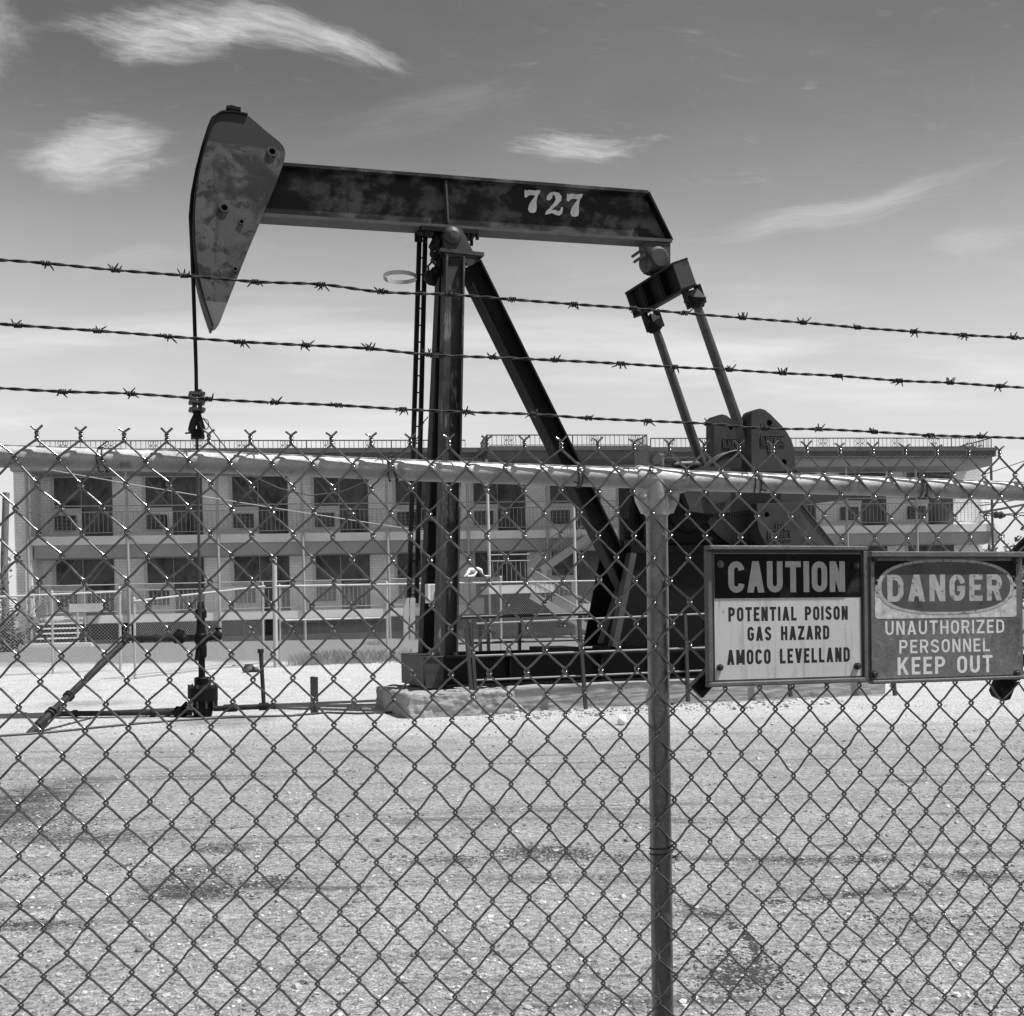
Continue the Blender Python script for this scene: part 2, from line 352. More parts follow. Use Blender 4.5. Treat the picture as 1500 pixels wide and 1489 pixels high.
def dark_grit():                            # oily crumbs lying in patches and along broken tyre tracks
    mb = MB(); r_ = random.Random(11)
    def put(px, py):
        if py < 1062: return
        p = hit(px, py); r = r_.choice((.0025, .003, .0035, .004, .005, .006, .008))*(.7+.6*r_.random()); mb.ico((p.x, p.y, p.z), r, (1.3, .9, .4))
    for px, py, a, b, n in [(10, 1178, 75, 45, 900), (80, 1205, 80, 24, 700), (120, 1228, 150, 9, 420), (290, 1285, 60, 16, 280), (300, 1310, 60, 8, 200), (260, 1302, 60, 5, 160), (400, 1292, 45, 8, 150), (320, 1245, 40, 6, 110),
                            (790, 1248, 60, 10, 420), (870, 1255, 70, 6, 150), (1085, 1430, 55, 22, 420), (1070, 1400, 60, 14, 120), (1180, 1262, 90, 6, 160), (300, 1200, 200, 30, 260), (700, 1260, 160, 8, 150), (40, 1356, 70, 8, 180), (1440, 1283, 60, 7, 140), (340, 1058, 80, 8, 100), (1350, 1350, 130, 18, 150), (600, 1140, 160, 10, 120)]:
        for k in range(int(n*2.2)): put(px+r_.gauss(0, a*.6), py+r_.gauss(0, b*.6))
    for L, n, w in [([(985, 1318), (1040, 1340), (1085, 1362), (1106, 1385), (1108, 1410)], 420, 5), ([(1125, 1322), (1210, 1316), (1290, 1305), (1370, 1294)], 420, 5), ([(1240, 1258), (1330, 1264), (1420, 1280)], 260, 4),
                    ([(210, 1318), (290, 1309), (370, 1296), (425, 1286)], 300, 4), ([(0, 1288), (110, 1278), (240, 1262)], 240, 5), ([(330, 1140), (430, 1134), (520, 1130)], 110, 2), ([(480, 1262), (620, 1256), (760, 1262)], 150, 5), ([(0, 1160), (90, 1152), (180, 1148)], 160, 4), ([(600, 1215), (780, 1205), (960, 1212)], 130, 4)]:
        for k in range(int(n*2.2)):
            f = r_.random()*(len(L)-1); i = int(f); f -= i
            if math.sin(9*(i+f)+L[0][0]) < -.55: continue
            put(L[i][0]+(L[i+1][0]-L[i][0])*f+r_.gauss(0, 4), L[i][1]+(L[i+1][1]-L[i][1])*f+r_.gauss(0, w*.6))
    tag(mb.build('dark_grit', M['stone_dark']), 'dark oily grit in patches and broken tyre tracks on the lot', 'grit', kind='stuff')
dark_grit()

# ------------------------------------------------------------ motel
p = at(186, 900, 39.1); B = Fr((p.x, p.y), 8.5, 0.0, .0125)
mo = thing('motel', B, 'long two storey pale brick motel with boarded rooms behind front balconies', 'building')
UL, UR = B.uz(22, 800)[0], B.uz(1455, 700)[0]; UE = B.uz(1437, 720, 1.4)[0]
Z1, Z2, ZR = 1.38, 4.20, 7.02
WV = 1.4
mb = MB(); mb.box(UL+.05, UE, WV, 9.0, .2, ZR); mb.box(UL, UL+.55, 0, WV+.1, .3, ZR); mb.build('wall', M['wall'], mo)
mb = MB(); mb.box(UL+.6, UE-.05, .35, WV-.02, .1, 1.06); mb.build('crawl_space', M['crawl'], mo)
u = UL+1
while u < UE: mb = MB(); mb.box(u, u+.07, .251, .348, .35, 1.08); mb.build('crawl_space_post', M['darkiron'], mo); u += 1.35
mb = MB(); mb.box(UL+.6, UE-.05, .1, .25, .0, .5); mb.build('plinth', M['fascia'], mo)
for k, (z0, z1) in enumerate(((1.09, Z1), (3.90, Z2))):
    mb = MB(); mb.box(UL+.56, UR, -.06, WV-.01, z0, z1); mb.build('balcony_slab', M['slab'], mo)
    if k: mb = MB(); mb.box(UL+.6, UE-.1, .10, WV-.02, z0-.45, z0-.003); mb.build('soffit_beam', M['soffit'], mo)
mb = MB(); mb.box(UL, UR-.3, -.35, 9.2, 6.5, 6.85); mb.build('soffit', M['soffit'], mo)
mb = MB(); mb.box(UL-.1, UR-.2, -.55, 9.3, 6.852, 7.16); mb.box(UL-.1, UR-.2, -.62, -.552, 7.06, 7.19); mb.box(UL+.3, UR-.6, .2, 9.0, 7.162, 7.36); mb.build('roof', M['fascia'], mo)
mb = MB(); u = UL
while u < UR-.5: mb.tube([(u, -.57, 6.86), (u+.12, -.57, 6.82), (u+.24, -.57, 6.86)], .03, 5); u += .25
mb.build('roof_trim', M['fascia'], mo)
cols = [40, 186, 318, 442, 566, 684, 800, 905, 1020, 1130, 1238, 1340]
cu = [B.uz(c, 720)[0] for c in cols]+[UR-.15]
for i, u in enumerate(cu):
    mb = MB(); mb.tube([(u, -.1, .25), (u, -.1, 6.86)], .05, 8); mb.build('column', M['iron'] if i < 12 else M['roofiron'], mo)
def railing(u0, u1, z, v=-.02):
    mb = MB(); mb.tube([(u0, v, z+1.08), (u1, v, z+1.08)], .022, 5); mb.tube([(u0, v, z+.86), (u1, v, z+.86)], .018, 5); mb.tube([(u0, v, z+.12), (u1, v, z+.12)], .015, 5)
    n = int((u1-u0)/.15)
    for k in range(1, n): u = u0+(u1-u0)*k/n; mb.tube([(u, v, z+.12), (u, v, z+.86)], .009, 4, False)
    return mb.build('balcony_railing', M['iron'], mo)
for i in range(len(cu)-1):
    for zf in (Z1, Z2):
        if not (zf == Z1 and 5 <= i <= 7): railing(cu[i]+.06, cu[i+1]-.06, zf)
        a = cu[i]+(.40 if i else .56); wr = a+.95; dr = wr+1.08       # window, then door
        if dr > UE: continue
        fm = MB(); fm.box(a-.12, a, WV-.05, WV-.001, zf+1.0, zf+2.32); fm.box(a-.12, wr, WV-.07, WV-.051, zf+1.0, zf+1.13); fm.box(a-.12, dr, WV-.04, WV-.001, zf+2.26, zf+2.38)
        w = fm.build('window', M['trim'], mo)
        pm = MB(); pm.box(a+.002, wr-.03, WV-.03, WV-.002, zf+1.134, zf+2.258); pm.build('pane', M['board'], w)
        bm_ = MB(); s = random.choice((-1, 1, 1))
        bm_.bar((a+.04 if s > 0 else wr-.1, WV-.045, zf+2.2), (wr-.1 if s > 0 else a+.04, WV-.045, zf+1.2), .08, .02)
        if random.random() < .75: bm_.build('brace_board', M['brace'], w)
        dm = MB(); dm.box(wr, dr, WV-.035, WV-.001, zf+.003, zf+2.258); d = dm.build('door', M['board'], mo)
        if random.random() < .6:
            bm_ = MB(); bm_.bar((wr+.1, WV-.048, zf+(2.2 if random.random() < .5 else 1.0)), (dr-.1, WV-.048, zf+(1.1 if random.random() < .5 else 2.1)), .08, .02); bm_.build('brace_board', M['brace'], d)
        am = MB(); am.box(a+.02, a+.75, WV-.16, WV-.001, zf+.34, zf+.86); a_ = am.build('air_conditioner', M['board'], mo)
        for q in range(3): gm = MB(); gm.box(a+.06, a+.71, WV-.175, WV-.161, zf+.42+q*.14, zf+.45+q*.14); gm.build('grille_bar', M['brace'], a_)
def roof_rail(u0, v0, u1, v1, z0, z1, name='roof_railing'):
    mb = MB(); p, q = Vector((u0, v0, 0)), Vector((u1, v1, 0)); L = (q-p).length
    for z, r in ((z1, .025), (z0+.05, .015)): mb.tube([p+Vector((0, 0, z)), q+Vector((0, 0, z))], r, 5)
    n = max(2, int(L/.17))
    for k in range(n+1):
        a = p.lerp(q, k/n); big = k % 18 == 0
        ph = k % 9
        if ph in (4, 5) and not big:          # pairs of scroll rings between the bars
            rr = (z1-z0)*.22
            for sgn in (-1, 1): c = a+Vector((0, 0, (z0+z1)/2+.02+sgn*rr)); mb.tube([c+Vector((rr*math.cos(x*.785), 0, rr*math.sin(x*.785))) for x in range(8)], .011, 4, closed=True)
        mb.tube([a+Vector((0, 0, z0)), a+Vector((0, 0, z1))], .022 if big else .01, 4, False)
    return mb.build(name, M['roofiron'], mo)
roof_rail(UL+1.0, -.3, B.uz(680, 650)[0], -.3, 7.16, 7.56)
roof_rail(B.uz(950, 650)[0], -.3, UR-.25, -.3, 7.16, 7.62); roof_rail(UR-.25, -.3, UR-.25, 3.0, 7.16, 7.62)
# portico in the middle with the stairs
PV = -2.2; pl, pr = B.uz(714, 661, PV), B.uz(948, 661, PV)
zt = pl[1]; zb = B.uz(800, 673, PV)[1]; zrt = B.uz(830, 637.5, PV)[1]
mb = MB(); mb.hexa([(pl[0], PV, zb), (pr[0], PV, zb), (pr[0], -.56, zb), (pl[0], -.56, zb)], [(pl[0], PV, zt), (pr[0], PV, zt), (pr[0], -.56, zt), (pl[0], -.56, zt)])
mb.box(pl[0]-.1, pr[0]+.1, PV-.12, -.64, zt+.002, zt+.16); mb.build('portico_roof', M['fascia'], mo)
roof_rail(pl[0], PV, pr[0], PV, zt+.16, zrt); roof_rail(pl[0], PV, pl[0], -.3, zt+.16, zrt); roof_rail(pr[0], PV, pr[0], -.3, zt+.16, zrt)
for px in (716, 842, 944):
    u = B.uz(px, 780, PV)[0]; mb = MB(); mb.tube([(u, PV+.1, .2), (u, PV+.1, zb+.01)], .055, 8); mb.build('column', M['trim'], mo)
def stair(x0, y0, x1, y1, v, w, n, hand=True):
    a, b = B.pt(x0, y0, v), B.pt(x1, y1, v); mb = MB()
    for vv in (v, v+w): mb.bar((a.x, vv, a.z), (b.x, vv, b.z), .28, .05)
    for k in range(n):
        q = a.lerp(b, (k+.5)/n); mb.box(q.x-.16, q.x+.16, v+.03, v+w-.03, q.z+.02, q.z+.07)
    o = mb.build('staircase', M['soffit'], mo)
    if hand:
        hm = MB()
        for dz in (.95, .55): hm.tube([a+Vector((0, 0, dz)), b+Vector((0, 0, dz))], .022, 5)
        for k in range(16): q = a.lerp(b, k/15); hm.tube([q, q+Vector((0, 0, .95))], .01, 4, False)
        hm.build('handrail', M['iron'], o)
stair(866, 785, 793, 836, -1.2, 1.1, 12)
la, lb = B.uz(716, 858, -2.4), B.uz(777, 869, -2.4)
mb = MB(); mb.box(la[0], lb[0]+.9, -2.4, -.08, lb[1], la[1]); mb.build('stair_landing', M['slab'], mo)
railing(la[0], lb[0], la[1], -2.36)
stair(778, 872, 882, 932, -2.4, 1.1, 9)
mb = MB(); mb.box(la[0]+.1, lb[0]+.8, -2.3, -.1, .3, lb[1]-.003); mb.build('landing_base', M['crawl'], mo)
# wooden steps at the left end
s0 = B.uz(47, 948, -1.2)[0]; s1 = B.uz(115, 948, -1.2)[0]
stp = MB()
for k in range(6): z = .42+.17*k; stp.box(s0+.06, s1-.06, -1.2+.2*k-.16, -1.2+.2*k+.12, z, z+.05)
o = stp.build('entrance_steps', M['slab'], mo)
for u in (s0, s1): mb = MB(); mb.tube([(u, -1.25, .3), (u, -1.25, 2.3 if u == s0 else 1.5)], .04, 6); mb.tube([(u, -.15, .3), (u, -.15, 2.4)], .03, 6); mb.build('handrail_post', M['iron'], o)
mb = MB(); mb.box(s0-.3, s1+.6, -2.0, -1.4, .3, .45); mb.build('step_pad', M['slab'], o)
a = B.uz(102, 885, -.15); b_ = B.uz(150, 896, -.15); mb = MB(); mb.box(a[0], b_[0], -.2, -.07, b_[1], a[1]); mb.build('pale_panel', M['trim'], mo)
a = B.uz(57, 887, -.15); mb = MB(); mb.box(a[0], a[0]+.28, -.3, -.07, a[1]-.35, a[1]); mb.build('meter_box', M['brace'], mo)
a = B.uz(880, 876, -2.6); mb = MB(); mb.box(a[0], a[0]+.55, -2.6, -2.0, .3, a[1]+.2); mb.build('utility_cabinet', M['trim'], mo)
lm = MB(); q = B.pt(839, 664, PV-.2); lm.lathe(q-Vector((0, 0, .3)), [(0, .12), (.12, .13), (.16, .07), (.42, .05)], seg=12); lm.build('porch_lamp', M['trim'], mo)

# ------------------------------------------------------------ far chain link fence
def far_section(mb_mesh, fr, L, h0, h1, zb0, zb1):
    pit = .075; n = int((L+2.2)/pit)
    for s in (1, -1):
        for k in range(-30, n):
            u0 = k*pit; lo, hi = 0.0, 1.0
            hh = (h0+h1)/2
            ua, ub = (u0, u0+hh*1.0) if s > 0 else (u0+hh, u0)
            ta, tb = 0.0, 1.0
            for (lim, sg) in ((0, 1), (L, -1)):
                da, db = (ua-lim)*sg, (ub-lim)*sg
                if da < 0 and db < 0: ta = 2
                elif da < 0: ta = max(ta, -da/(db-da))
                elif db < 0: tb = min(tb, da/(da-db))
            if ta >= tb: continue
            def P(tt):
                u = ua+(ub-ua)*tt; f = u/L; zb = zb0+(zb1-zb0)*f; h = h0+(h1-h0)*f
                return (u, .003*s, zb+.04+(h-.06)*tt)
            mb_mesh.tube([P(ta), P(tb)], .0021, 3, False, False)
def far_fence(name, label, pa, pb, posts, r=.022, bottom=False, cat='fence'):
    # pa, pb: (px, y of the rail, y of the foot)
    A, Bp = hit(pa[0], pa[2]), hit(pb[0], pb[2])
    if len(pa) > 3: A = at(pa[0], pa[2], pa[3])
    if len(pb) > 3: Bp = at(pb[0], pb[2], pb[3])
    ang = math.degrees(math.atan2(Bp.y-A.y, Bp.x-A.x)); fr = Fr((A.x, A.y), ang)
    o = thing(name, fr, label, cat)
    L = math.hypot(Bp.x-A.x, Bp.y-A.y); z0, z1 = fr.uz(pa[0], pa[1])[1], fr.uz(pb[0], pb[1])[1]
    mb = MB(); mb.tube([(0, 0, z0), (L, 0, z1)], r, 8); mb.build('top_rail', M['pale'], o)
    if bottom: mb = MB(); mb.tube([(0, 0, A.z+.04), (L, 0, Bp.z+.04)], r*.8, 8); mb.build('bottom_rail', M['pale'], o)
    mb = MB(); far_section(mb, fr, L, z0-A.z, z1-Bp.z, A.z, Bp.z); mb.build('chain_link_mesh', M['wire_old'], o)
    for px, rr, dz in posts:
        u = fr.uz(px, 900)[0]; f = u/L; zb = A.z+(Bp.z-A.z)*f; zt_ = z0+(z1-z0)*f
        mb = MB(); mb.tube([(u, .035, zb-.05), (u, .035, zt_+dz)], rr, 8); mb.lathe((u, .035, zt_+dz), [(0, rr*1.15), (.03, rr*1.1), (.06, rr*.3)], seg=8); mb.build('post', M['pale'], o)
    return o, fr
far_fence('chain_link_fence', 'far left chain link fence section in front of the wooden steps', (-60, 877, 994), (179, 867, 983), [(-40, .03, .05), (77, .025, .03), (176, .03, .06)])
far_fence('chain_link_gate', 'chain link gate leaf standing open, slanting behind the wellhead', (197, 881, 995), (389, 859, 972), [(199, .025, .02), (387, .025, .05)], bottom=True, cat='gate')
ff, ffr = far_fence('chain_link_fence', 'far chain link fence running from tall pale post to behind the pump jack', (404, 859, 978), (1000, 849, 945), [(404, .055, .62), (411, .02, 0), (568, .03, .02), (735, .03, .12), (905, .03, .02)])
mb = MB(); a, b_ = ffr.pt(412, 909, -.04), ffr.pt(565, 905, -.04); mb.tube([a, b_], .022, 8); mb.build('brace_rail', M['pale'], ff)
# white rag snagged on the far fence wire
q = ffr.pt(698, 838, -.05)
fr = Fr((ffr.ox+q.x*ffr.c-q.y*ffr.s, ffr.oy+q.x*ffr.s+q.y*ffr.c), math.degrees(ffr.a), q.z)
mb = MB(); pts = [(-.38, 0, -.13), (-.26, 0, -.02), (-.2, .02, .06), (-.08, 0, .05), (.06, .02, .08), (.14, 0, .05), (.17, 0, -.05), (.24, .02, -.11), (.42, 0, -.1)]
mb.tube(pts, [.02, .05, .045, .06, .05, .045, .035, .03, .012], 8); mb.tube([(-.3, -.03, -.12), (-.1, -.02, -.1), (.0, -.02, .0)], [.02, .035, .02], 7)
o = mb.build('rag', M['white']); o.location = (fr.ox, fr.oy, fr.oz); o.rotation_euler.z = fr.a
tag(o, 'white torn plastic rag snagged above the rail of the far fence', 'rag')
# line pipe and plants at the edges
w = at(10, 955, 37); fr = Fr((w.x, w.y), 0, zg(37)-.1)
mb = MB(); mb.tube([(0, 0, 0), (-.05, 0, 3), tuple(fr.pt(9, 722))], [.13, .12, .11], 9)
tag(mb.build('wooden_post', M['wood']), 'weathered grey wooden post rising at the motel\'s left corner', 'post').location = (fr.ox, fr.oy, fr.oz)
def shrub(name, label, px, py, Y, hgt, wid, nstem, nleaf, lf, mleaf='leaf', up=.6):
    w = at(px, py, Y); r_ = random.Random(px*7+py); o = thing(name, Fr((w.x, w.y), 0, w.z), label, 'shrub' if 'tree' not in name else 'tree')
    tips = []; mb = MB()
    for k in range(nstem):
        p = Vector((r_.uniform(-.15, .15)*wid, r_.uniform(-.15, .15)*wid, 0)); d = Vector((r_.uniform(-1, 1)*.5, r_.uniform(-1, 1)*.5, 1)); path = [p]
        n = 6; L = hgt*r_.uniform(.5, 1)
        for j in range(n):
            d = (d+Vector((r_.uniform(-.4, .4), r_.uniform(-.4, .4), r_.uniform(-.1, .25)))).normalized(); p = p+d*(L/n); path.append(p); tips.append((p, d))
        mb.tube(path, [.012*hgt*(1-.85*j/n) for j in range(n+1)], 5)
        for j in range(2, n):
            q = path[j]; dd = Vector((r_.uniform(-1, 1), r_.uniform(-1, 1), r_.uniform(-.3, .8))).normalized(); br = [q]
            for _ in range(3): q = q+dd*(wid*.13); dd = (dd+Vector((r_.uniform(-.4, .4), r_.uniform(-.4, .4), r_.uniform(-.2, .3)))).normalized(); br.append(q); tips.append((q, dd))
            mb.tube(br, [.005*hgt, .004*hgt, .003*hgt, .0015*hgt], 4)
    mb.build('trunk', M['wood'], o)
    lm = MB()
    for k in range(nleaf):
        p, d = r_.choice(tips); p = p+Vector((r_.gauss(0, 1), r_.gauss(0, 1), r_.gauss(0, 1)))*wid*.09
        a = Vector((r_.uniform(-1, 1), r_.uniform(-1, 1), r_.uniform(-1, up))).normalized(); b = a.orthogonal().normalized(); s = lf*r_.uniform(.6, 1.4)
        lm.add([p, p+a*s*.5+b*s*.25, p+a*s, p+a*s*.5-b*s*.25], [[0, 1, 2, 3]])
    if nleaf: lm.build('crown', M[mleaf], o)
    return o
shrub('bare_tree', 'dark bare branching tree with few leaves at the far left edge', -6, 955, 35, 4.2, 1.7, 6, 260, .16)
shrub('leafy_shrub', 'dense low dark shrub at the foot of the motel\'s left corner', 4, 962, 34, 1.5, .9, 7, 900, .13)
for px, Y, h_, lb in ((1470, 90, 6.5, 'tall sparse distant tree nearest the right end of the motel'), (1452, 120, 6.5, 'small distant tree seen directly beside the motel corner'), (1492, 110, 7.8, 'broad distant tree beyond the danger sign\'s right corner')):
    shrub('distant_tree', lb, px, 889, Y, h_, 4.0, 6, 900, .5)['group'] = 'distant trees right of the motel'
def tuft(px, py, n, wid, hgt, label):
    w = hit(px, py); mb = MB(); r_ = random.Random(px)
    for k in range(n):
        x, y = r_.gauss(0, wid), r_.gauss(0, .25); h = hgt*r_.uniform(.4, 1.1); d = r_.uniform(-.5, .5)*h; e = r_.uniform(-.3, .3)*h
        mb.add([(x-.008, y, 0), (x+.008, y, 0), (x+d*.5+.005, y+e*.5, h*.65), (x+d, y+e, h)], [[0, 1, 2], [0, 2, 3]])
    o = mb.build('grass_clump', M['grass']); o.location = w; tag(o, label, 'grass clump', 'dry grass clumps along the far fence')
tuft(505, 972, 700, .55, .34, 'widest dry grass clump at the far fence left of the pump base')
tuft(455, 974, 260, .28, .26, 'small dry grass clump nearest the tall pale fence post')
tuft(570, 968, 300, .3, .3, 'dry grass clump closest to the concrete foundation')
tuft(548, 945, 90, .2, .2, 'lone pale grass clump beyond the far fence')
mb = MB(); mb.ico((0, 0, .06), .16, (1.2, .8, .7)); mb.ico((.13, 0, .04), .09, (1, .8, .8)); o = mb.build('rock', M['weight']); o.location = hit(365, 985); tag(o, 'dark rock lying below the open gate beside the riser pipe', 'rock')
mb = MB(); mb.ico((0, 0, .04), .12, (1.5, .8, .6)); o = mb.build('rock', M['stone']); o.location = hit(755, 1042); tag(o, 'pale broken concrete lump at the right end of the foundation block', 'rock')
mb = MB(); mb.ico((0, 0, .04), .08, (1, .8, 1)); o = mb.build('rock', M['white']); o.location = hit(911, 1062); tag(o, 'small bright white stone in front of the pump skid', 'rock')
# overhead wires and the distant pole on the right
def sagwire(name, label, p, q, sag, r, m='darkiron', cat='wire', group=None):
    p, q = Vector(p), Vector(q); mb = MB(); path = [(q-p)*(k/16)-Vector((0, 0, sag*4*(k/16)*(1-k/16))) for k in range(17)]
    mb.tube(path, r, 5); o = mb.build(name, M[m]); o.location = p; return tag(o, label, cat, group)
sagwire('overhead_wire', 'pale thin wire sloping down across the motel front to the samson post', at(-40, 668, 26), at(620, 778, 26), .05, .011, 'pale')
e0 = at(1437, 751, 45)
for i, (y1, y0, r, lb) in enumerate(((736, 751, .05, 'thickest dark service cable leaving the motel\'s right end'), (727, 741, .025, 'thin service cable just above the thickest one at right'), (748, 756, .02, 'thin service cable below the thickest one at right'), (672, 697, .02, 'highest thin wire leaving the motel roof at right'), (753, 754, .03, 'level cable ending at the dark insulator'))):
    sagwire('service_cable', lb, at(1436 if i < 4 else 1466, y0, 45.0+.2*i), at(1640, y1-(y0-y1)*2.1, 60), .12, r, 'darkiron', 'cable', 'service cables right of the motel')
w = at(1464, 754, 45.6); mb = MB(); mb.lathe((-.25, 0, 0), [(0, .1), (.1, .16), (.2, .12), (.3, .17), (.4, .11), (.5, .06)], (1, 0, -.1), 12); mb.tube([(-.8, -.3, .1), (-.25, 0, 0)], .03, 6); o = mb.build('insulator', M['darkiron']); o.location = w; tag(o, 'dark cable insulator hanging beside the motel\'s right end', 'insulator')
w = at(1450, 889, 95); mb = MB(); top = at(1449, 783, 95); mb.tube([(0, 0, 0), tuple(top-w)], [.16, .11], 8); mb.bar(Vector(top-w)+Vector((-.9, 0, -.5)), Vector(top-w)+Vector((.9, 0, -.5)), .1, .1); o = mb.build('utility_pole', M['wood']); o.location = w; tag(o, 'thin distant utility pole beside the motel\'s right corner', 'pole')
# ------------------------------------------------------------ lettering
def ribbon(pts, T, closed=False):
    n = len(pts); L, Rr = [], []
    for i in range(n):
        a = Vector(pts[i-1]) if (i or closed) else None; b = Vector(pts[i]); c = Vector(pts[(i+1) % n]) if (i < n-1 or closed) else None
        d1 = (b-a).normalized() if a is not None else (c-b).normalized(); d2 = (c-b).normalized() if c is not None else d1
        nn = Vector((-(d1+d2).y, (d1+d2).x)); nn.normalize(); k = T/2/max(.5, nn.dot(Vector((-d1.y, d1.x))))
        L.append(b+nn*k); Rr.append(b-nn*k)
    return [[L[i], L[(i+1) % n], Rr[(i+1) % n], Rr[i]] for i in range(n if closed else n-1)]
def arcpts(cx, cy, rx, ry, a0, a1, n=8): return [(cx+rx*math.cos(R(a0+(a1-a0)*k/n)), cy+ry*math.sin(R(a0+(a1-a0)*k/n))) for k in range(n+1)]
def glyph(ch, W, T):                        # list of pieces, each a list of polygons that do not overlap
    x0, x1, y0, y1 = T/2, W-T/2, T/2, 1-T/2; th = T*1.12; Rx = (x1-x0)/2; Ry = min(.36, Rx*1.15); V = lambda x: [[(x-T/2, 0), (x+T/2, 0), (x+T/2, 1), (x-T/2, 1)]]
    Hb = lambda a, b, y: [[(a, y-T/2), (b, y-T/2), (b, y+T/2), (a, y+T/2)]]; D = lambda xa, ya, xb, yb, w=th: [[(xa-w/2, ya), (xa+w/2, ya), (xb+w/2, yb), (xb-w/2, yb)]]
    mx = W/2; bowl = lambda ya, yb, xr: ribbon([(T/2, yb), (xr-(yb-ya)/2*.75, yb)]+arcpts(xr-(yb-ya)/2*.75, (ya+yb)/2, (yb-ya)/2*.75, (yb-ya)/2, 90, -90, 8)[1:-1]+[(xr-(yb-ya)/2*.75, ya), (T/2, ya)], T)
    O = arcpts(mx, y1-Ry, Rx, Ry, 0, 180)+arcpts(mx, y0+Ry, Rx, Ry, 180, 360)
    if ch == 'O': return [ribbon(O, T, True)]
    if ch == 'C': return [ribbon(arcpts(mx, y1-Ry, Rx, Ry, 0, 180)[1 if T < .14 else 0:]+arcpts(mx, y0+Ry, Rx, Ry, 180, 360)[:None if T >= .14 else -1], T)]
    if ch == 'G': return [ribbon(arcpts(mx, y1-Ry, Rx, Ry, 0, 180)+arcpts(mx, y0+Ry, Rx, Ry, 180, 360)+[(x1, .47)], T), Hb(mx, W, .47)]
    if ch == 'U': return [ribbon([(x0, 1), (x0, y0+Ry)]+arcpts(mx, y0+Ry, Rx, Ry, 180, 360)[1:]+[(x1, 1)], T)]
    if ch == 'D': return [V(T/2), ribbon([(T/2, y1), (mx*.9, y1)]+arcpts(mx*.9, y1-Ry, x1-mx*.9, Ry, 90, 0)[1:]+arcpts(mx*.9, y0+Ry, x1-mx*.9, Ry, 0, -90)+[(T/2, y0)], T)]
    if ch in 'PR':
        g = [V(T/2), bowl(.47, y1, x1)]
        if ch == 'R': g.append(D(W*.55, .47, W-th/2, 0))
        return g
    if ch == 'S':
        r1 = (y1-.5)/2; pts = arcpts(mx, y1-r1-.02, Rx, r1+.02, 15, 190, 10)+[(x0+.02, .62), (mx, .51), (x1-.03, .4)]+arcpts(mx, y0+r1+.02, Rx, r1+.02, 10, -165, 10); return [ribbon(pts, T)]
    if ch == 'A': return [D(th/2, 0, mx, 1), D(W-th/2, 0, mx, 1), [[(W*.2, .2), (W*.8, .2), (W*.74, .2+T*.85), (W*.26, .2+T*.85)]]]
    if ch == 'V': return [D(th/2, 1, mx, 0), D(W-th/2, 1, mx, 0)]
    if ch == 'N': return [V(T/2), V(W-T/2), D(th/2, 1, W-th/2, 0)]
    if ch == 'M': return [V(T/2), V(W-T/2), D(th/2, 1, mx, .1), D(W-th/2, 1, mx, .1)]
    if ch == 'K': return [V(T/2), D(T*.7, .36, W-th/2, 1), D(W*.42, .58, W-th/2, 0)]
    if ch == 'Z': return [Hb(0, W, y1), Hb(0, W, y0), D(th*.6, T, W-th*.6, 1-T, th*1.1)]
    if ch == 'T': return [V(mx), Hb(0, W, y1)]
    if ch == 'I': return [V(T/2)]
    if ch == 'L': return [V(T/2), Hb(0, W, y0)]
    if ch == 'F': return [V(T/2), Hb(0, W, y1), Hb(0, W*.85, .5)]
    if ch == 'E': return [V(T/2), Hb(0, W, y1), Hb(0, W*.88, .51), Hb(0, W, y0)]
    if ch == 'H': return [V(T/2), V(W-T/2), Hb(0, W, .5)]
    if ch == 'X': return [D(th/2, 0, W-th/2, 1), D(th/2, 1, W-th/2, 0)]
    return []
def text(mb, s, o, ex, ez, nrm, T=.17, Wd=.5, gap=.12, space=.34, thick=.0):
    # o: lower left corner, ex: full width, ez: full height, nrm: step out of the surface
    o, ex, ez, nrm = Vector(o), Vector(ex), Vector(ez), Vector(nrm)
    wd = lambda c: space-gap if c == ' ' else T if c == 'I' else Wd*1.25 if c == 'M' else Wd*1.08 if c in 'AVK' else Wd*.86 if c in 'LEF' else Wd
    tot = sum(wd(c)+gap for c in s)-gap; x = 0.0
    for c in s:
        w = wd(c)
        if c != ' ':
            for i, piece in enumerate(glyph(c, w, T)):
                for q in piece:
                    pts = [o+ex*((x+p[0])/tot)+ez*p[1]+nrm*(1+.12*i) for p in q]
                    if thick: mb.hexa([p_-nrm*1.2 for p_ in pts], pts)
                    else: mb.add(pts, [[0, 1, 2, 3]])
        x += w+gap

# ------------------------------------------------------------ pump jack
p = at(663, 345, 15.3); PF = Fr((p.x, p.y), 20); U = PF.uz
pj = thing('pump_jack', PF, 'big weathered oil pump jack numbered 727 with tilted horse head', 'pump jack')
def ibeam(mb, a, va, b, vb, dep, fw, tf=.03, tw=.03):
    a, b = Vector(a), Vector(b); d = (b-a).normalized(); n = Vector((-d.y, d.x))
    def ring(c, v, lo, hi, w): return [(c.x+n.x*lo, v-w/2, c.y+n.y*lo), (c.x+n.x*hi, v-w/2, c.y+n.y*hi), (c.x+n.x*hi, v+w/2, c.y+n.y*hi), (c.x+n.x*lo, v+w/2, c.y+n.y*lo)]
    h = dep/2
    for lo, hi, w in ((-h, -h+tf, fw), (h-tf, h, fw), (-h+tf, h-tf, tw)): mb.hexa(ring(a, va, lo, hi, w), ring(b, vb, lo, hi, w))
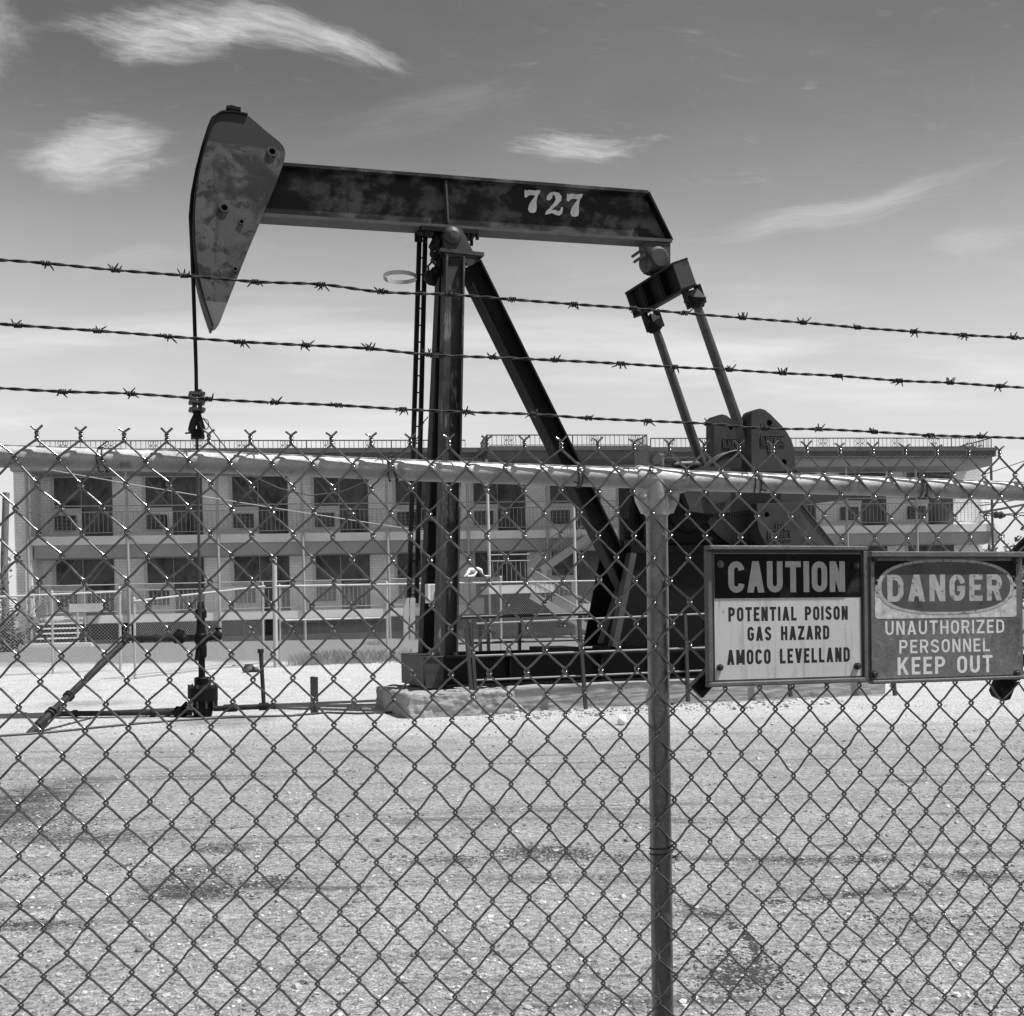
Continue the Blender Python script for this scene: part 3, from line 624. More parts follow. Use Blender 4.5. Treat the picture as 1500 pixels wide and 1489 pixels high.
# horse head: two side plates joined by the curved face plate
HV = .17
hp = [(324, 164.5), (316.5, 171), (311, 184), (303, 210), (293.6, 246), (288.5, 275), (285.5, 309), (285.6, 345), (288, 382), (293.5, 412), (300.5, 441), (313, 476), (318.5, 474), (325, 465), (332.5, 444.6), (347, 408), (366, 360), (383, 320), (405, 268), (416.5, 236), (418.6, 222), (412.3, 210), (395.4, 197), (364, 170), (345, 166)]
hol = [(398.5, 223, 4.8), (328.5, 305, 4.8), (353.7, 325.7, 2.8), (344.5, 395, 2.6)]
def chaikin(P, keep=()):
    o_ = []; n = len(P)
    for i in range(n):
        a, b, c = P[i-1], P[i], P[(i+1) % n]
        if i in keep: o_.append(b)
        else: o_ += [(b[0]*.75+a[0]*.25, b[1]*.75+a[1]*.25), (b[0]*.75+c[0]*.25, b[1]*.75+c[1]*.25)]
    return o_
NH = 11; hp = chaikin(hp, (11, 12, 15, 16, 17, 18, 23)); NH = min(range(len(hp)), key=lambda i: abs(hp[i][0]-313)+abs(hp[i][1]-476)) 
hpu = [U(x, y, -HV) for x, y in hp]; k1 = abs(U(330, 300, -HV)[0]-U(331, 300, -HV)[0])
hh = [circ(U(x, y, -HV), r*k1, 14) for x, y, r in hol]
mb = MB(); mb.prism(hpu, -HV, -HV+.03, hh); mb.prism(hpu, HV-.03, HV, hh)
cu_ = Vector((sum(q[0] for q in hpu)/len(hpu), sum(q[1] for q in hpu)/len(hpu)))
inner = [tuple(Vector(q)+(cu_-Vector(q)).normalized()*.04) for q in hpu]
for i in range(NH, len(hpu)): j = (i+1) % len(hpu); mb.hexa([(hpu[i][0], -HV+.031, hpu[i][1]), (hpu[j][0], -HV+.031, hpu[j][1]), (inner[j][0], -HV+.031, inner[j][1]), (inner[i][0], -HV+.031, inner[i][1])], [(hpu[i][0], HV-.031, hpu[i][1]), (hpu[j][0], HV-.031, hpu[j][1]), (inner[j][0], HV-.031, inner[j][1]), (inner[i][0], HV-.031, inner[i][1])])
hd = mb.build('horse_head', M['head'], pj)
fp = [(362.7, 167.5), (345, 163.8), (335, 163), (324, 163.3), (314.8, 169.5), (308.8, 183.5), (300.3, 210), (290.8, 246), (285.4, 275), (282.3, 309), (282.3, 345.5), (284.8, 382), (290.6, 413), (298, 442), (310.5, 479)]
fq = [fp[0]]
for i in range(1, len(fp)-1):
    a, b, c = fp[i-1], fp[i], fp[i+1]; fq += [(b[0]*.75+a[0]*.25, b[1]*.75+a[1]*.25), (b[0]*.75+c[0]*.25, b[1]*.75+c[1]*.25)]
fo = [U(x, y, -HV) for x, y in fq+[fp[-1]]]; mb = MB()
for i in range(len(fo)-1):
    a, b = Vector(fo[i]), Vector(fo[i+1]); n1 = Vector((-(b-a).y, (b-a).x)).normalized()*.022
    mb.hexa([(a.x, -HV-.03, a.y), (b.x, -HV-.03, b.y), (b.x+n1.x, -HV-.03, b.y+n1.y), (a.x+n1.x, -HV-.03, a.y+n1.y)], [(a.x, HV+.03, a.y), (b.x, HV+.03, b.y), (b.x+n1.x, HV+.03, b.y+n1.y), (a.x+n1.x, HV+.03, a.y+n1.y)])
mb.build('face_plate', M['black'], hd)
for (x, y, r), w in zip(hol, (1.55, 1.5, 1.6, 1.5)):
    c = U(x, y, -HV); bm_ = MB(); ro, ri = r*k1*w, r*k1; A_, B_ = circ(c, ro, 18), circ(c, ri, 18)
    bm_.prism(A_, -HV-.025, -HV-.001, [B_]); bm_.build('boss_ring', M['flange'], hd)
a = U(341, 163, 0); mb = MB(); mb.box(a[0]-.09, a[0]+.09, -.12, .12, a[1]-.03, a[1]+.012); mb.box(a[0]-.05, a[0]+.02, -.1, .1, a[1]+.012, a[1]+.03); mb.build('cable_anchor', M['black'], hd)
# walking beam
BV = .15; tl, tr, br, bl = U(330, 231.5, -BV), U(950, 279, -BV), U(985, 355, -BV), U(330, 313.5, -BV)
tl, tr, br, bl = map(Vector, (tl, tr, br, bl)); d = (br-bl).normalized(); nb = Vector((-d.y, d.x)); tf = .045; mb = MB()
mb.prism([bl+nb*tf, br+nb*tf-d*.02, tr-nb*tf, tl-nb*tf], -.018, .018)
bmw = mb.build('walking_beam', M['beam'], pj)
mb = MB(); mb.prism([bl, br, br+nb*tf, bl+nb*tf], -BV, BV); mb.build('bottom_flange', M['flange'], bmw)
mb = MB(); mb.prism([tl-nb*tf, tr-nb*tf, tr, tl], -BV, BV); mb.build('top_flange', M['beam'], bmw)
mb = MB(); e1 = br+nb*tf; mb.prism([e1, e1+d*.025+nb*.0, tr+d*.025-nb*tf*.2, tr-nb*tf], -BV+.01, BV-.01); mb.build('end_plate', M['black'], bmw)
mb = MB(); s = Vector(U(658, 330, -BV)); mb.prism([s+nb*tf-d*.012, s+nb*tf+d*.012, s+nb*.62+d*.012, s+nb*.62-d*.012], -BV+.02, -.019); mb.build('stiffener', M['flange'], bmw)
def digit(pts, ox, oy, sx, sy, name='number'):
    return [U(ox+x*sx, oy+y*sy, -.024) for x, y in pts]
SEV = [(0, 33), (0, 2), (8, 5), (20, 2), (40, 6), (52, 3), (63, 4), (62, 12), (51, 32), (47, 55), (48, 80), (45, 97), (33, 103), (19, 99), (14, 86), (18, 66), (30, 46), (43, 28), (29, 24), (15, 27), (8, 36)]
TWO = [(8, 20), (18, 5), (35, 0), (55, 5), (66, 20), (64, 38), (50, 55), (36, 68), (25, 80), (40, 78), (52, 84), (60, 80), (64, 66), (72, 68), (68, 92), (58, 103), (44, 100), (28, 92), (14, 96), (0, 100), (4, 85), (18, 70), (34, 50), (42, 35), (40, 18), (30, 12), (28, 28), (18, 38), (6, 34)]
mb = MB()
for g, ox, oy in ((SEV, 768.5, 277.5), (TWO, 798.5, 281), (SEV, 830.5, 283)): mb.prism(digit(g, ox, oy, .37, .34), -.0215, -.0185)
mb.build('painted_number', M['number'], bmw)
# bridle cables, carrier bar, polished rod
ut = U(283.2, 330, 0)[0]
for s in (-1, 1):
    cv = .075*s; path = []
    for x, y in [(335, 162), (324, 162.3), (313.8, 169), (307.8, 183.5), (299.3, 210), (290, 246), (284.5, 275), (281.5, 309)]:
        q = U(x, y, -HV); path.append((q[0]-.01, cv, q[1]))
    zb = U(288, 574, 0)[1]; ub = U(287.6, 574, 0)[0]
    for k in range(1, 9): f = k/8; path.append((path[7][0]+(ub-path[7][0])*min(1, f*1.15)**.8, cv*(1-.45*f), path[7][2]+(zb-path[7][2])*f))
    mb = MB(); mb.tube(path, .021, 7); mb.build('bridle_cable', M['black'], pj)
cb = MB(); c0 = PF.pt(288.5, 600, 0)
for y in (578, 590, 601): z = U(288.5, y, 0)[1]; cb.bar((c0.x-.1, -.07, z), (c0.x+.1, -.07, z), .035, .05); cb.bar((c0.x-.1, .07, z), (c0.x+.1, .07, z), .035, .05); cb.tube([(c0.x-.07, -.12, z), (c0.x-.07, .12, z)], .02, 8); cb.tube([(c0.x+.07, -.12, z), (c0.x+.07, .12, z)], .02, 8)
z1 = U(288, 574, 0)[1]; z2 = U(288, 606, 0)[1]; cb.tube([(c0.x-.03, 0, z1), (c0.x-.03, 0, z2)], .03, 8); cb.tube([(c0.x+.04, 0, z1+.03), (c0.x+.04, 0, z2)], .028, 8)
car = cb.build('rod_clamp', M['rod'], pj)
mb = MB(); uzq = lambda L, v=0: [U(x, y, v) for x, y in L]
mb.prism(uzq([(284, 605), (293, 605), (296, 615), (300.5, 629), (300, 633), (290, 633), (288, 620), (285.5, 633), (278, 634), (275.5, 629), (278, 618)]), -.07, .07)
mb.prism(uzq([(280, 631.5), (297.5, 631.5), (299.5, 643), (280, 643)]), -.08, .08); a = PF.pt(291, 619, -.1); mb.tube([(a.x, -.1, a.z), (a.x+.03, -.11, a.z-.11)], .035, 9)
a = PF.pt(271, 635, -.06); b = PF.pt(283, 634, -.06); mb.tube([a, b], .012, 6); mb.build('carrier_bar', M['black'], pj)
wz = U(291, 886, 0)[1]; mb = MB(); q = PF.pt(288.6, 640, 0); mb.tube([(q.x, 0, q.z+.1), (q.x+.012, 0, wz-.2)], .019, 8); mb.build('polished_rod', M['rod'], pj)
# samson post
for nm, tp, tv, bt, bv in (('near', (664, 378), -.2, (653, 962), -.5), ('far', (655, 378), .2, (628, 962), .45)):
    mb = MB(); ibeam(mb, U(*bt, bv), bv, U(*tp, tv), tv, .27 if nm == 'near' else .26, .24, .026, .02); lg = mb.build('samson_leg', M['leg'] if nm == 'near' else M['black'], pj)
    if nm == 'near':
        sm = MB(); sg = random.Random(4)         # faded hand scrawl on the web
        for row in (830.5, 842):
            x = 646
            while x < 661:
                pts = [PF.pt(x+k*.9, row+sg.uniform(-3.2, 3.2), -.43) for k in range(4)]; sm.tube([(a.x, -.427, a.z) for a in pts], .006, 4); x += 4.2
        sm.build('chalk_scrawl', M['number'], lg)
mb = MB(); mb.bar(PF.pt(634, 521, .3), PF.pt(648, 521, -.3), .09, .07, (0, 0, 1)); mb.build('leg_brace', M['pump'], pj); mb = MB(); mb.bar(PF.pt(626, 760, .38), PF.pt(650, 760, -.38), .1, .07, (0, 0, 1)); mb.build('leg_brace', M['pump'], pj)
mb = MB(); a, b = Vector(U(688, 390, 0)), Vector(U(914, 848, -.25)); b2 = a+(b-a)*1.21
ibeam(mb, b2, -.3, a, 0, .29, .26, .026, .02); mb.build('back_leg', M['black'], pj)
mb = MB(); mb.prism(uzq([(650, 352), (653, 376), (697, 376), (682, 345), (676, 334), (653, 336)], -.24), -.23, -.14); mb.prism(uzq([(650, 352), (653, 376), (697, 376), (682, 345), (676, 334), (653, 336)], -.24), .14, .23); q = U(668, 378, 0); mb.box(q[0]-.3, q[0]+.33, -.26, .26, q[1]-.02, q[1]+.03); mb.build('saddle_bracket', M['rod'], pj)
mb = MB(); q = PF.pt(665, 343, -.3); mb.lathe((q.x, -.30, q.z), [(0, .05), (.02, .10), (.05, .125), (.1, .13), (.5, .13), (.55, .125), (.58, .1), (.6, .05)], (0, 1, 0), 24); mb.build('saddle_bearing', M['rod'], pj)
mb = MB(); a, b = Vector(U(616, 339, -.1)), Vector(U(698, 345, -.1)); mb.prism([a, b, b+nb*.06, a+nb*.06], -.16, .16)
for f in (0, .08, .16, .8, .9, 1): q = a.lerp(b, f); mb.tube([(q.x, -.13, q.y+.07), (q.x, -.13, q.y-.07)], .025, 6); mb.tube([(q.x, .13, q.y+.07), (q.x, .13, q.y-.07)], .025, 6)
mb.build('saddle_plate', M['black'], pj)
# lamp bracket and loose wires at the post head
mb = MB(); 
for (x, y, r) in ((640, 352, .055), (638, 362, .06), (637, 372, .05), (645, 392, .055), (637, 400, .05), (631, 408, .06), (626, 402, .035)): q = PF.pt(x, y, -.05); mb.ico((q.x, -.05, q.z), r*1.7, (1, 1, 1.1))
for L in ([(640, 350), (640, 385), (632, 404), (626, 402)], [(628, 398), (627, 390), (633, 384), (637, 388)], [(646, 378), (645, 400), (632, 412)]): mb.tube([PF.pt(x, y, -.05) for x, y in L], .016, 6)
mb.build('lamp_bracket', M['black'], pj)
# ladder with its hoop
lad = MB(); tu, td = (618.5, 341), (604, 884)
for dx in (-4, 4.5): lad.bar(PF.pt(tu[0]+dx, tu[1], .3), PF.pt(td[0]+dx*1.3, td[1], .3), .06, .05)
for k in range(22): f = (k+.5)/22; q = PF.pt(tu[0]+(td[0]-tu[0])*f, tu[1]+(td[1]-tu[1])*f, .3); lad.tube([(q.x-.06, .3, q.z), (q.x+.06, .3, q.z)], .011, 6)
lo_ = lad.build('ladder', M['black'], pj)
mb = MB()
for (x0, x1) in ((591.5, 599), (600.5, 608)): mb.prism(uzq([(x0, 876), (x1, 876), (x1-.8, 938), (x0-.3, 938)], .22), .2, .24)
mb.build('climb_guard', M['pale'], lo_)
mb = MB(); q = PF.pt(586, 406.5, .3); hpth = [(q.x+.235*math.cos(2*math.pi*k/28), .3+.235*math.sin(2*math.pi*k/28)*1.0, q.z) for k in range(28)]
for i in range(28):
    a, b = hpth[i], hpth[(i+1) % 28]; sc_ = lambda p_, f: (q.x+(p_[0]-q.x)*f, .3+(p_[1]-.3)*f)
    mb.hexa([(a[0], a[1], a[2]-.028), (b[0], b[1], b[2]-.028), (*sc_(b, .96), b[2]-.028), (*sc_(a, .96), a[2]-.028)], [(a[0], a[1], a[2]+.028), (b[0], b[1], b[2]+.028), (*sc_(b, .96), b[2]+.028), (*sc_(a, .96), a[2]+.028)])
mb.bar((q.x+.225, .3, q.z), (PF.pt(612, 402, .3).x, .3, q.z+.01), .05, .03); mb.build('safety_hoop', M['pale'], lo_)
# equaliser hanging from the tail bearing
mb = MB(); q = PF.pt(958, 383, 0); mb.lathe((q.x, -.2, q.z), [(0, .13), (.03, .17), (.1, .18), (.3, .18), (.37, .17), (.4, .13)], (0, 1, 0), 22)
mb.prism(uzq([(941, 357), (976, 361), (976, 392), (963, 402), (948, 398), (944, 375)]), -.13, .13)
for (x, y) in ((938, 368), (941, 376), (974, 372), (975, 384)): a = PF.pt(x, y, -.1); mb.tube([(a.x, -.17, a.z), (a.x, .17, a.z)], .022, 6)
mb.build('tail_bearing', M['pump'], pj)
EV = .78; pd = (Vector(U(1105.6, 690, -.7))-Vector(U(1017, 437, -.7))).normalized(); pn = Vector((-pd.y, pd.x))   # along the pitmans, across them
et = Vector(U(996, 381, -EV)); c_ = et
mb = MB(); w = .13; hgt = .42; t_ = .03
def eq(a0, a1, b0, b1, v0, v1): mb.prism([c_+pn*a0+pd*b0, c_+pn*a1+pd*b0, c_+pn*a1+pd*b1, c_+pn*a0+pd*b1], v0, v1)
eq(-w, w, 0, t_, -EV, EV); eq(-w, w, hgt-t_, hgt, -EV, EV); eq(-.02, .02, t_, hgt-t_, -EV+.035, EV-.035)
for v in (-.3, -.24, .24, .3): eq(-w+.005, w-.005, t_, hgt-t_, v+.002, v+.028)
eqo = mb.build('equalizer', M['black'], pj)  # black here also paints in the shade inside the box
for v in (-EV, EV-.03): mb = MB(); eq(-w+.005, w-.005, t_+.002, hgt-t_-.002, v+.002, v+.028); mb.build('end_plate', M['pump'], eqo)  # end plates coloured lighter, as the lit side of the equaliser
pit_near = ((1017, 437), (1107, 694), -.7); pit_far = ((957, 472), (1031, 690), .7)
for top, bot, v in (pit_near, pit_far):
    a, b = Vector(U(*top, v)), Vector(U(*bot, v)); dd = (b-a).normalized(); mb = MB()
    mb.tube([(a.x, v, a.y), (a.x+dd.x*.3, v, a.y+dd.y*.3), (b.x, v, b.y)], [.055, .068, .08], 12); pm_ = mb.build('pitman_arm', M['rod'], pj)
    mb = MB(); c2 = a-dd*.16
    for s in (-1, 1): mb.bar((c2.x+pn.x*.11*s, v, c2.y+pn.y*.11*s), (a.x+dd.x*.12+pn.x*.11*s, v, a.y+dd.y*.12+pn.y*.11*s), .05, .13)
    mb.tube([(a.x+dd.x*.06-pn.x*.15, v, a.y+dd.y*.06-pn.y*.15), (a.x+dd.x*.06+pn.x*.15, v, a.y+dd.y*.06+pn.y*.15)], .035, 8); mb.ico((a.x+dd.x*.03, v, a.y+dd.y*.03), .16, (1, 1, 1))
    mb.build('clevis', M['black'], pm_)
# cranks and counterweights
cc = Vector(U(1046, 722, -.7))
def crank(v, sgn=1):
    off = Vector((0, 0)) if v < 0 else Vector(U(1046-62, 722-14, v))-cc
    mb = MB(); pl_ = [Vector(U(x, y, -.7))+off for x, y in [(1004, 690), (1030, 684), (1110, 690), (1168, 693), (1228, 722), (1241, 729), (1232, 733), (1166, 741), (1041, 754), (1008, 750), (998, 722)]]
    mb.prism(pl_, v-.07, v+.07)
    for L, m_, sg in (((1041, 755), (1166, 742), 1), ((1090, 691), (1166, 692), -1)):     # toothed rack edges
        a, b = Vector(U(*L, -.7))+off, Vector(U(*m_, -.7))+off; n_ = Vector((-(b-a).y, (b-a).x)).normalized()*-sg
        n = int((b-a).length/.045)
        for k in range(n):
            q = a.lerp(b, (k+.25)/n); r_ = a.lerp(b, (k+.75)/n); mb.prism([q-n_*.02, r_-n_*.02, r_+n_*.03, q+n_*.03], v-.06, v+.06)
    o = mb.build('crank_arm', M['weight'], pj)
    hb = MB(); h = cc+off; s = -1 if v < 0 else 1; hb.lathe((h.x, v-.12 if v < 0 else v-.02, h.y), [(0, .16), (.02, .2), (.2, .2), (.24, .16)], (0, 1, 0), 22); hb.build('crank_hub', M['pump'], o)
    pq = Vector(U(1110, 702, -.7))+off; hb = MB(); hb.lathe((pq.x, v-.14, pq.y), [(0, .06), (.02, .09), (.2, .09), (.24, .06)], (0, 1, 0), 16); hb.build('wrist_pin', M['rod'], o)
    return off
WT = [(1093.7, 693), (1093.7, 609), (1095.5, 605), (1099, 602.5), (1106, 601), (1113.6, 603), (1122, 610), (1130, 618), (1138, 626), (1145, 635), (1150.5, 644), (1154.4, 654), (1157, 666), (1157.5, 692)]
WH = [(1120, 622, 4), (1141, 679, 4.2)]
def weight(off, v, th, flip, emblem=True):
    mid = Vector(U(1128, 716.5, -.8))
    f = (lambda q: (mid*2-q)+Vector((.04, .02))) if flip else (lambda q: q)
    P = [tuple(f(Vector(U(x, y, -.8)))+off) for x, y in WT]; kk = abs(U(1100, 650, -.8)[0]-U(1101, 650, -.8)[0])
    Hs = [circ(tuple(f(Vector(U(x, y, -.8)))+off), r*kk, 12) for x, y, r in WH]
    if flip: Hs[1] = circ(tuple(f(Vector(U(1143, 676, -.8)))+off), .04, 12)
    mb = MB(); mb.prism(P, v-th/2, v+th/2, Hs); o = mb.build('counterweight', M['weight'], pj, bevel=.045)
    if emblem:
        em = MB(); g = lambda x, y: (lambda q: Vector((q.x, v-th/2-.006, q.y)))(f(Vector(U(x, y, -.8)))+off)
        a, b, c3 = g(1109, 651), g(1140, 651), g(1109, 642.5); text(em, 'LUFKIN', a, b-a, c3-a, (0, -.008, 0), .2, .55, .16, thick=1)
        for L in (((1107.5, 640), (1141.5, 640)), ((1107.5, 653.5), (1118, 653.5)), ((1130, 653.5), (1141.5, 653.5)), ((1107.5, 640), (1107.5, 653.5)), ((1141.5, 640), (1141.5, 653.5)), ((1118, 653.5), (1118, 663)), ((1130, 653.5), (1130, 663)), ((1118, 663), (1130, 663))): em.bar(g(*L[0]), g(*L[1]), .022, .016)
        a, b, c3 = g(1120, 661), g(1128, 661), g(1120, 655.5); text(em, 'CA', a, b-a, c3-a, (0, -.008, 0), .22, .5, .16, thick=1)
        em.build('cast_emblem', M['pump'], o)
    return o
o1 = crank(-.7); weight(Vector((0, 0)), -.8, .26, False); weight(Vector((0, 0)), -.8, .26, True)
o2 = crank(.7); wo2 = Vector(U(1040.2, 690, .8))-Vector(U(1093.7, 690, -.8))
weight(wo2, .8, .26, False); weight(wo2, .8, .26, True, False)
# gear reducer, belt guard, motor
gc = Vector(U(1046, 722, 0)); mb = MB()
gb = [(938, 800), (936, 708), (946, 694), (1010, 690), (1060, 700), (1080, 730), (1080, 800)]
mb.prism([U(x, y, -.3) for x, y in gb], -.42, .42); o = mb.build('gear_reducer', M['black'], pj, bevel=.03)
mb = MB(); a = U(1010, 745, -.45); mb.lathe((a[0], -.56, a[1]), [(0, .2), (.04, .3), (.1, .36), (.16, .38)], (0, 1, 0), 28); mb.build('bearing_cap', M['black'], o)
for (x, y) in ((1000, 699), (986, 760), (1040, 790)): mb = MB(); a = U(x, y, -.43); mb.lathe((a[0], -.45, a[1]), [(0, .035), (.035, .05)], (0, 1, 0), 8); mb.build('bolt', M['rod'], o)
mb = MB()
for x, y0, y1 in ((921, 700, 790), (929, 690, 795), (914, 760, 800)): mb.bar(PF.pt(x, y0, -.2), PF.pt(x+2, y1, -.2), .06, .1)
mb.bar(PF.pt(910, 712, -.2), PF.pt(940, 710, -.2), .08, .12); mb.bar(PF.pt(910, 797, -.3), PF.pt(945, 798, -.3), .1, .2); mb.build('oil_lines', M['black'], o)
mb = MB(); a = PF.pt(961, 673, -.25); mb.box(a.x-.13, a.x+.14, -.24, .05, a.z-.12, a.z+.1); mb.lathe((a.x, -.3, a.z-.01), [(0, .07), (.015, .085), (.06, .085)], (0, 1, 0), 20); a2 = PF.pt(945, 672, -.2); mb.box(a2.x-.02, a2.x+.02, -.28, .1, a2.z-.1, a2.z+.14); mb.build('brake_housing', M['brace'], o)
mb = MB(); mb.tube([PF.pt(986, 683, -.2), PF.pt(992, 682, -.2), PF.pt(1020, 681, -.2), PF.pt(1023, 681, -.2)], [.045, .065, .065, .05], 12); mb.bar(PF.pt(974, 677, -.2), PF.pt(1024, 672, -.2), .03, .06); mb.build('input_shaft', M['rod'], o)
GV = -.45; g0, g1 = Vector(U(1087, 729, GV)), Vector(U(1285, 925, GV)); r0 = .70; r1 = .36
dd = (g1-g0).normalized(); a0 = math.atan2(dd.y, dd.x); al = math.acos((r0-r1)/(g1-g0).length); out = []
for k in range(25): t2 = a0+al+(2*math.pi-2*al)*k/24; out.append((g0.x+r0*math.cos(t2), g0.y+r0*math.sin(t2)))
for k in range(13): t2 = a0-al+2*al*k/12; out.append((g1.x+r1*math.cos(t2), g1.y+r1*math.sin(t2)))
mb = MB(); mb.prism(out, GV, GV+.2); o = mb.build('belt_guard', M['guard'], pj)
mb = MB(); n = len(out)
mb.tube([(q[0], GV-.005, q[1]) for q in out], .018, 6, closed=True); mb.tube([(q[0], GV+.2, q[1]) for q in out], .018, 6, closed=True); mb.build('guard_rim', M['rod'], o)
mb = MB(); q = g1; mb.lathe((q.x, -.2, q.y), [(0, .3), (.05, .34), (.7, .34), (.76, .28)], (0, 1, 0), 22); mb.box(q.x-.35, q.x+.35, -.2, .5, .75, q.y-.25); mb.build('motor', M['pump'], pj)
# pedestal under the reducer
ped = [(924, 806), (897, 950), (1200, 940), (1170, 800)]
mb = MB(); mb.prism([U(x, y, -.55) for x, y in ped], -.5, -.47); mb.prism([U(x, y, -.55) for x, y in ped], .47, .5); mb.prism([U(x, y, -.55) for x, y in [(924, 800), (924, 811), (1172, 806), (1172, 796)]], -.56, .56)
o = mb.build('reducer_pedestal', M['black'], pj)
mb = MB(); mb.bar(PF.pt(925, 811, -.5), PF.pt(898, 948, -.5), .09, .16); mb.bar(PF.pt(925, 811, .5), PF.pt(898, 948, .5), .09, .16); mb.bar(PF.pt(909, 862, .1), PF.pt(882, 944, .1), .08, .2); mb.build('pedestal_flange', M['flange'], o)
# skid
for v in (-.65, .65):
    a, b = U(655, 983.5, -.65), U(1330, 966, -.65); zt_, zb_ = .76, .345; mb = MB()
    x0, x1 = -.4, 6.2
    mb.box(x0, x1, v-.13, v+.13, zt_-.03, zt_); mb.box(x0, x1, v-.13, v+.13, zb_, zb_+.03); mb.box(x0, x1, v-.012, v+.012, zb_+.03, zt_-.03)
    for k in range(5): x = x0+.9+1.35*k; mb.box(x, x+.02, v-.115, v+.115, zb_+.031, zt_-.031)
    mb.build('skid_beam', M['black'], pj)
mb = MB(); 
for x in (.9, 2.0, 3.4, 4.8): mb = MB(); mb.box(x, x+.2, -.51, .51, .4, .7); mb.build('cross_member', M['black'], pj)
for x, w in ((1.15, .5), (2.15, .35), (2.6, .4)): mb = MB(); mb.box(x, x+w, -.5, .2, .705, .83); mb.build('deck_plate', M['black'], pj)
mb = MB(); a = U(612, 962, .5); b = U(668, 1008, -.62)
mb.prism([U(x, y, -.64) for x, y in [(621, 963), (672, 961), (664, 1009), (624, 1009)]], -.66, -.60); mb.prism([U(x, y, -.62) for x, y in [(621, 963), (672, 961), (669, 1007), (622, 1008)]], -.58, .62)
q = U(645, 962, -.5); mb.box(q[0]-.26, q[0]+.28, -.68, .64, q[1]-.012, q[1]+.012)
for x in (630, 644, 666): a = PF.pt(x, 959, -.6); mb.lathe((a.x, -.6, a.z-.03), [(0, .035), (.06, .035)], (0, 0, 1), 6)
mb.build('samson_base', M['pump'], pj, bevel=.008)

def rough(o, amt):                          # crumbling cast concrete: a bevelled, finely divided block pushed about by noise
    md = o.modifiers.new('bevel', 'BEVEL'); md.width = .04; md.segments = 3
    md = o.modifiers.new('divide', 'SUBSURF'); md.subdivision_type = 'SIMPLE'; md.levels = md.render_levels = 5
    for s_, a_ in ((.28, amt), (.07, amt*.45)):
        tx = bpy.data.textures.new('crumble', 'CLOUDS'); tx.noise_scale = s_; tx.noise_depth = 3
        md = o.modifiers.new('crumble', 'DISPLACE'); md.texture = tx; md.strength = a_; md.mid_level = .5; md.texture_coords = 'LOCAL'
    return o
mb = MB(); q0, q1 = PF.uz(597, 1018, -1.2), PF.uz(742, 1013, -1.2)
mb.box(q0[0], .42, -1.2, .62, -.3, .31); o = rough(mb.build('concrete_foundation', M['conc'], None), .07); o.location = (PF.ox, PF.oy, 0); o.rotation_euler.z = PF.a
tag(o, 'chipped pale concrete block under the pump jack\'s samson post', 'foundation')
mb = MB(); mb.box(.423, 6.6, -.86, .9, -.3, .34); o = rough(mb.build('concrete_foundation', M['conc'], None), .04); o.location = (PF.ox, PF.oy, 0); o.rotation_euler.z = PF.a
tag(o, 'long narrow concrete slab carrying the black pump skid beams', 'foundation')
# switch box on the far leg
q = PF.pt(632, 870, .2); fr = Fr((PF.ox+q.x*PF.c-q.y*PF.s, PF.oy+q.x*PF.s+q.y*PF.c), 26, q.z); sb = thing('switch_box', fr, 'small white switch box strapped to the dark samson post leg', 'switch box')
mb = MB(); mb.box(-.075, .075, -.06, .06, -.135, .135); mb.build('case', M['white'], sb, bevel=.006)
mb = MB(); mb.box(-.03, .06, -.066, -.0605, -.125, .125); mb.build('door', M['pale'], sb); mb = MB(); mb.box(.02, .06, -.085, -.0665, -.015, .02); mb.build('switch_lever', M['bolt'], sb)
# sagging cable from the carrier bar to the post
cp = [PF.pt(x, y, -.05) for x, y in [(297, 612), (315, 636), (335, 662), (370, 698), (410, 716), (455, 726), (500, 721), (540, 704), (580, 671), (612, 641), (621, 618), (627, 611)]]
mb = MB(); mb.tube(cp, .008, 5); lp = [PF.pt(300+6*math.sin(x*.45), 622-8*math.cos(x*.45), -.06) for x in range(15)]; mb.tube(lp, .006, 5)
o = mb.build('hanging_cable', M['bolt']); o.location = (PF.ox, PF.oy, 0); o.rotation_euler.z = PF.a; tag(o, 'thin dark cable sagging from the carrier bar to the samson post', 'cable')
# guard railings
def guardrail(label, v, tops, posts, m_r, m_p):
    o = thing('guard_railing', PF, label, 'railing', 'guard railings along the pump skid')
    for (xa, ya), (xb, yb), r in tops: mb = MB(); mb.tube([PF.pt(xa, ya, v), PF.pt(xb, yb, v)], r, 8); mb.build('rail', M[m_r], o)
    for (xa, ya), (xb, yb) in posts: mb = MB(); mb.bar(PF.pt(xa, ya, v-.03), PF.pt(xb, yb, v-.03), .045, .045); mb.build('post', M[m_p], o)
guardrail('low pale pipe guard railing on the near side of the pump skid', -1.1, [((698, 914), (1340, 886), .013), ((695, 961), (1340, 938), .013), ((692, 997), (1340, 969), .012)],
          [((689, 912), (699, 1048)), ((683, 920), (690, 1012)), ((848, 907), (858, 1039)), ((1003, 899), (1008, 1028)), ((1150, 893), (1158, 1021)), ((1300, 887), (1311, 1020))], 'handrail', 'bolt')
guardrail('black pipe guard railing on the far side of the pump skid', 1.1, [((672, 905), (1200, 889), .028), ((672, 943), (1200, 927), .018)],
          [((761, 903), (761, 962)), ((702, 906), (704, 962)), ((714, 905), (716, 962)), ((849, 900), (850, 958))], 'darkiron', 'darkiron')

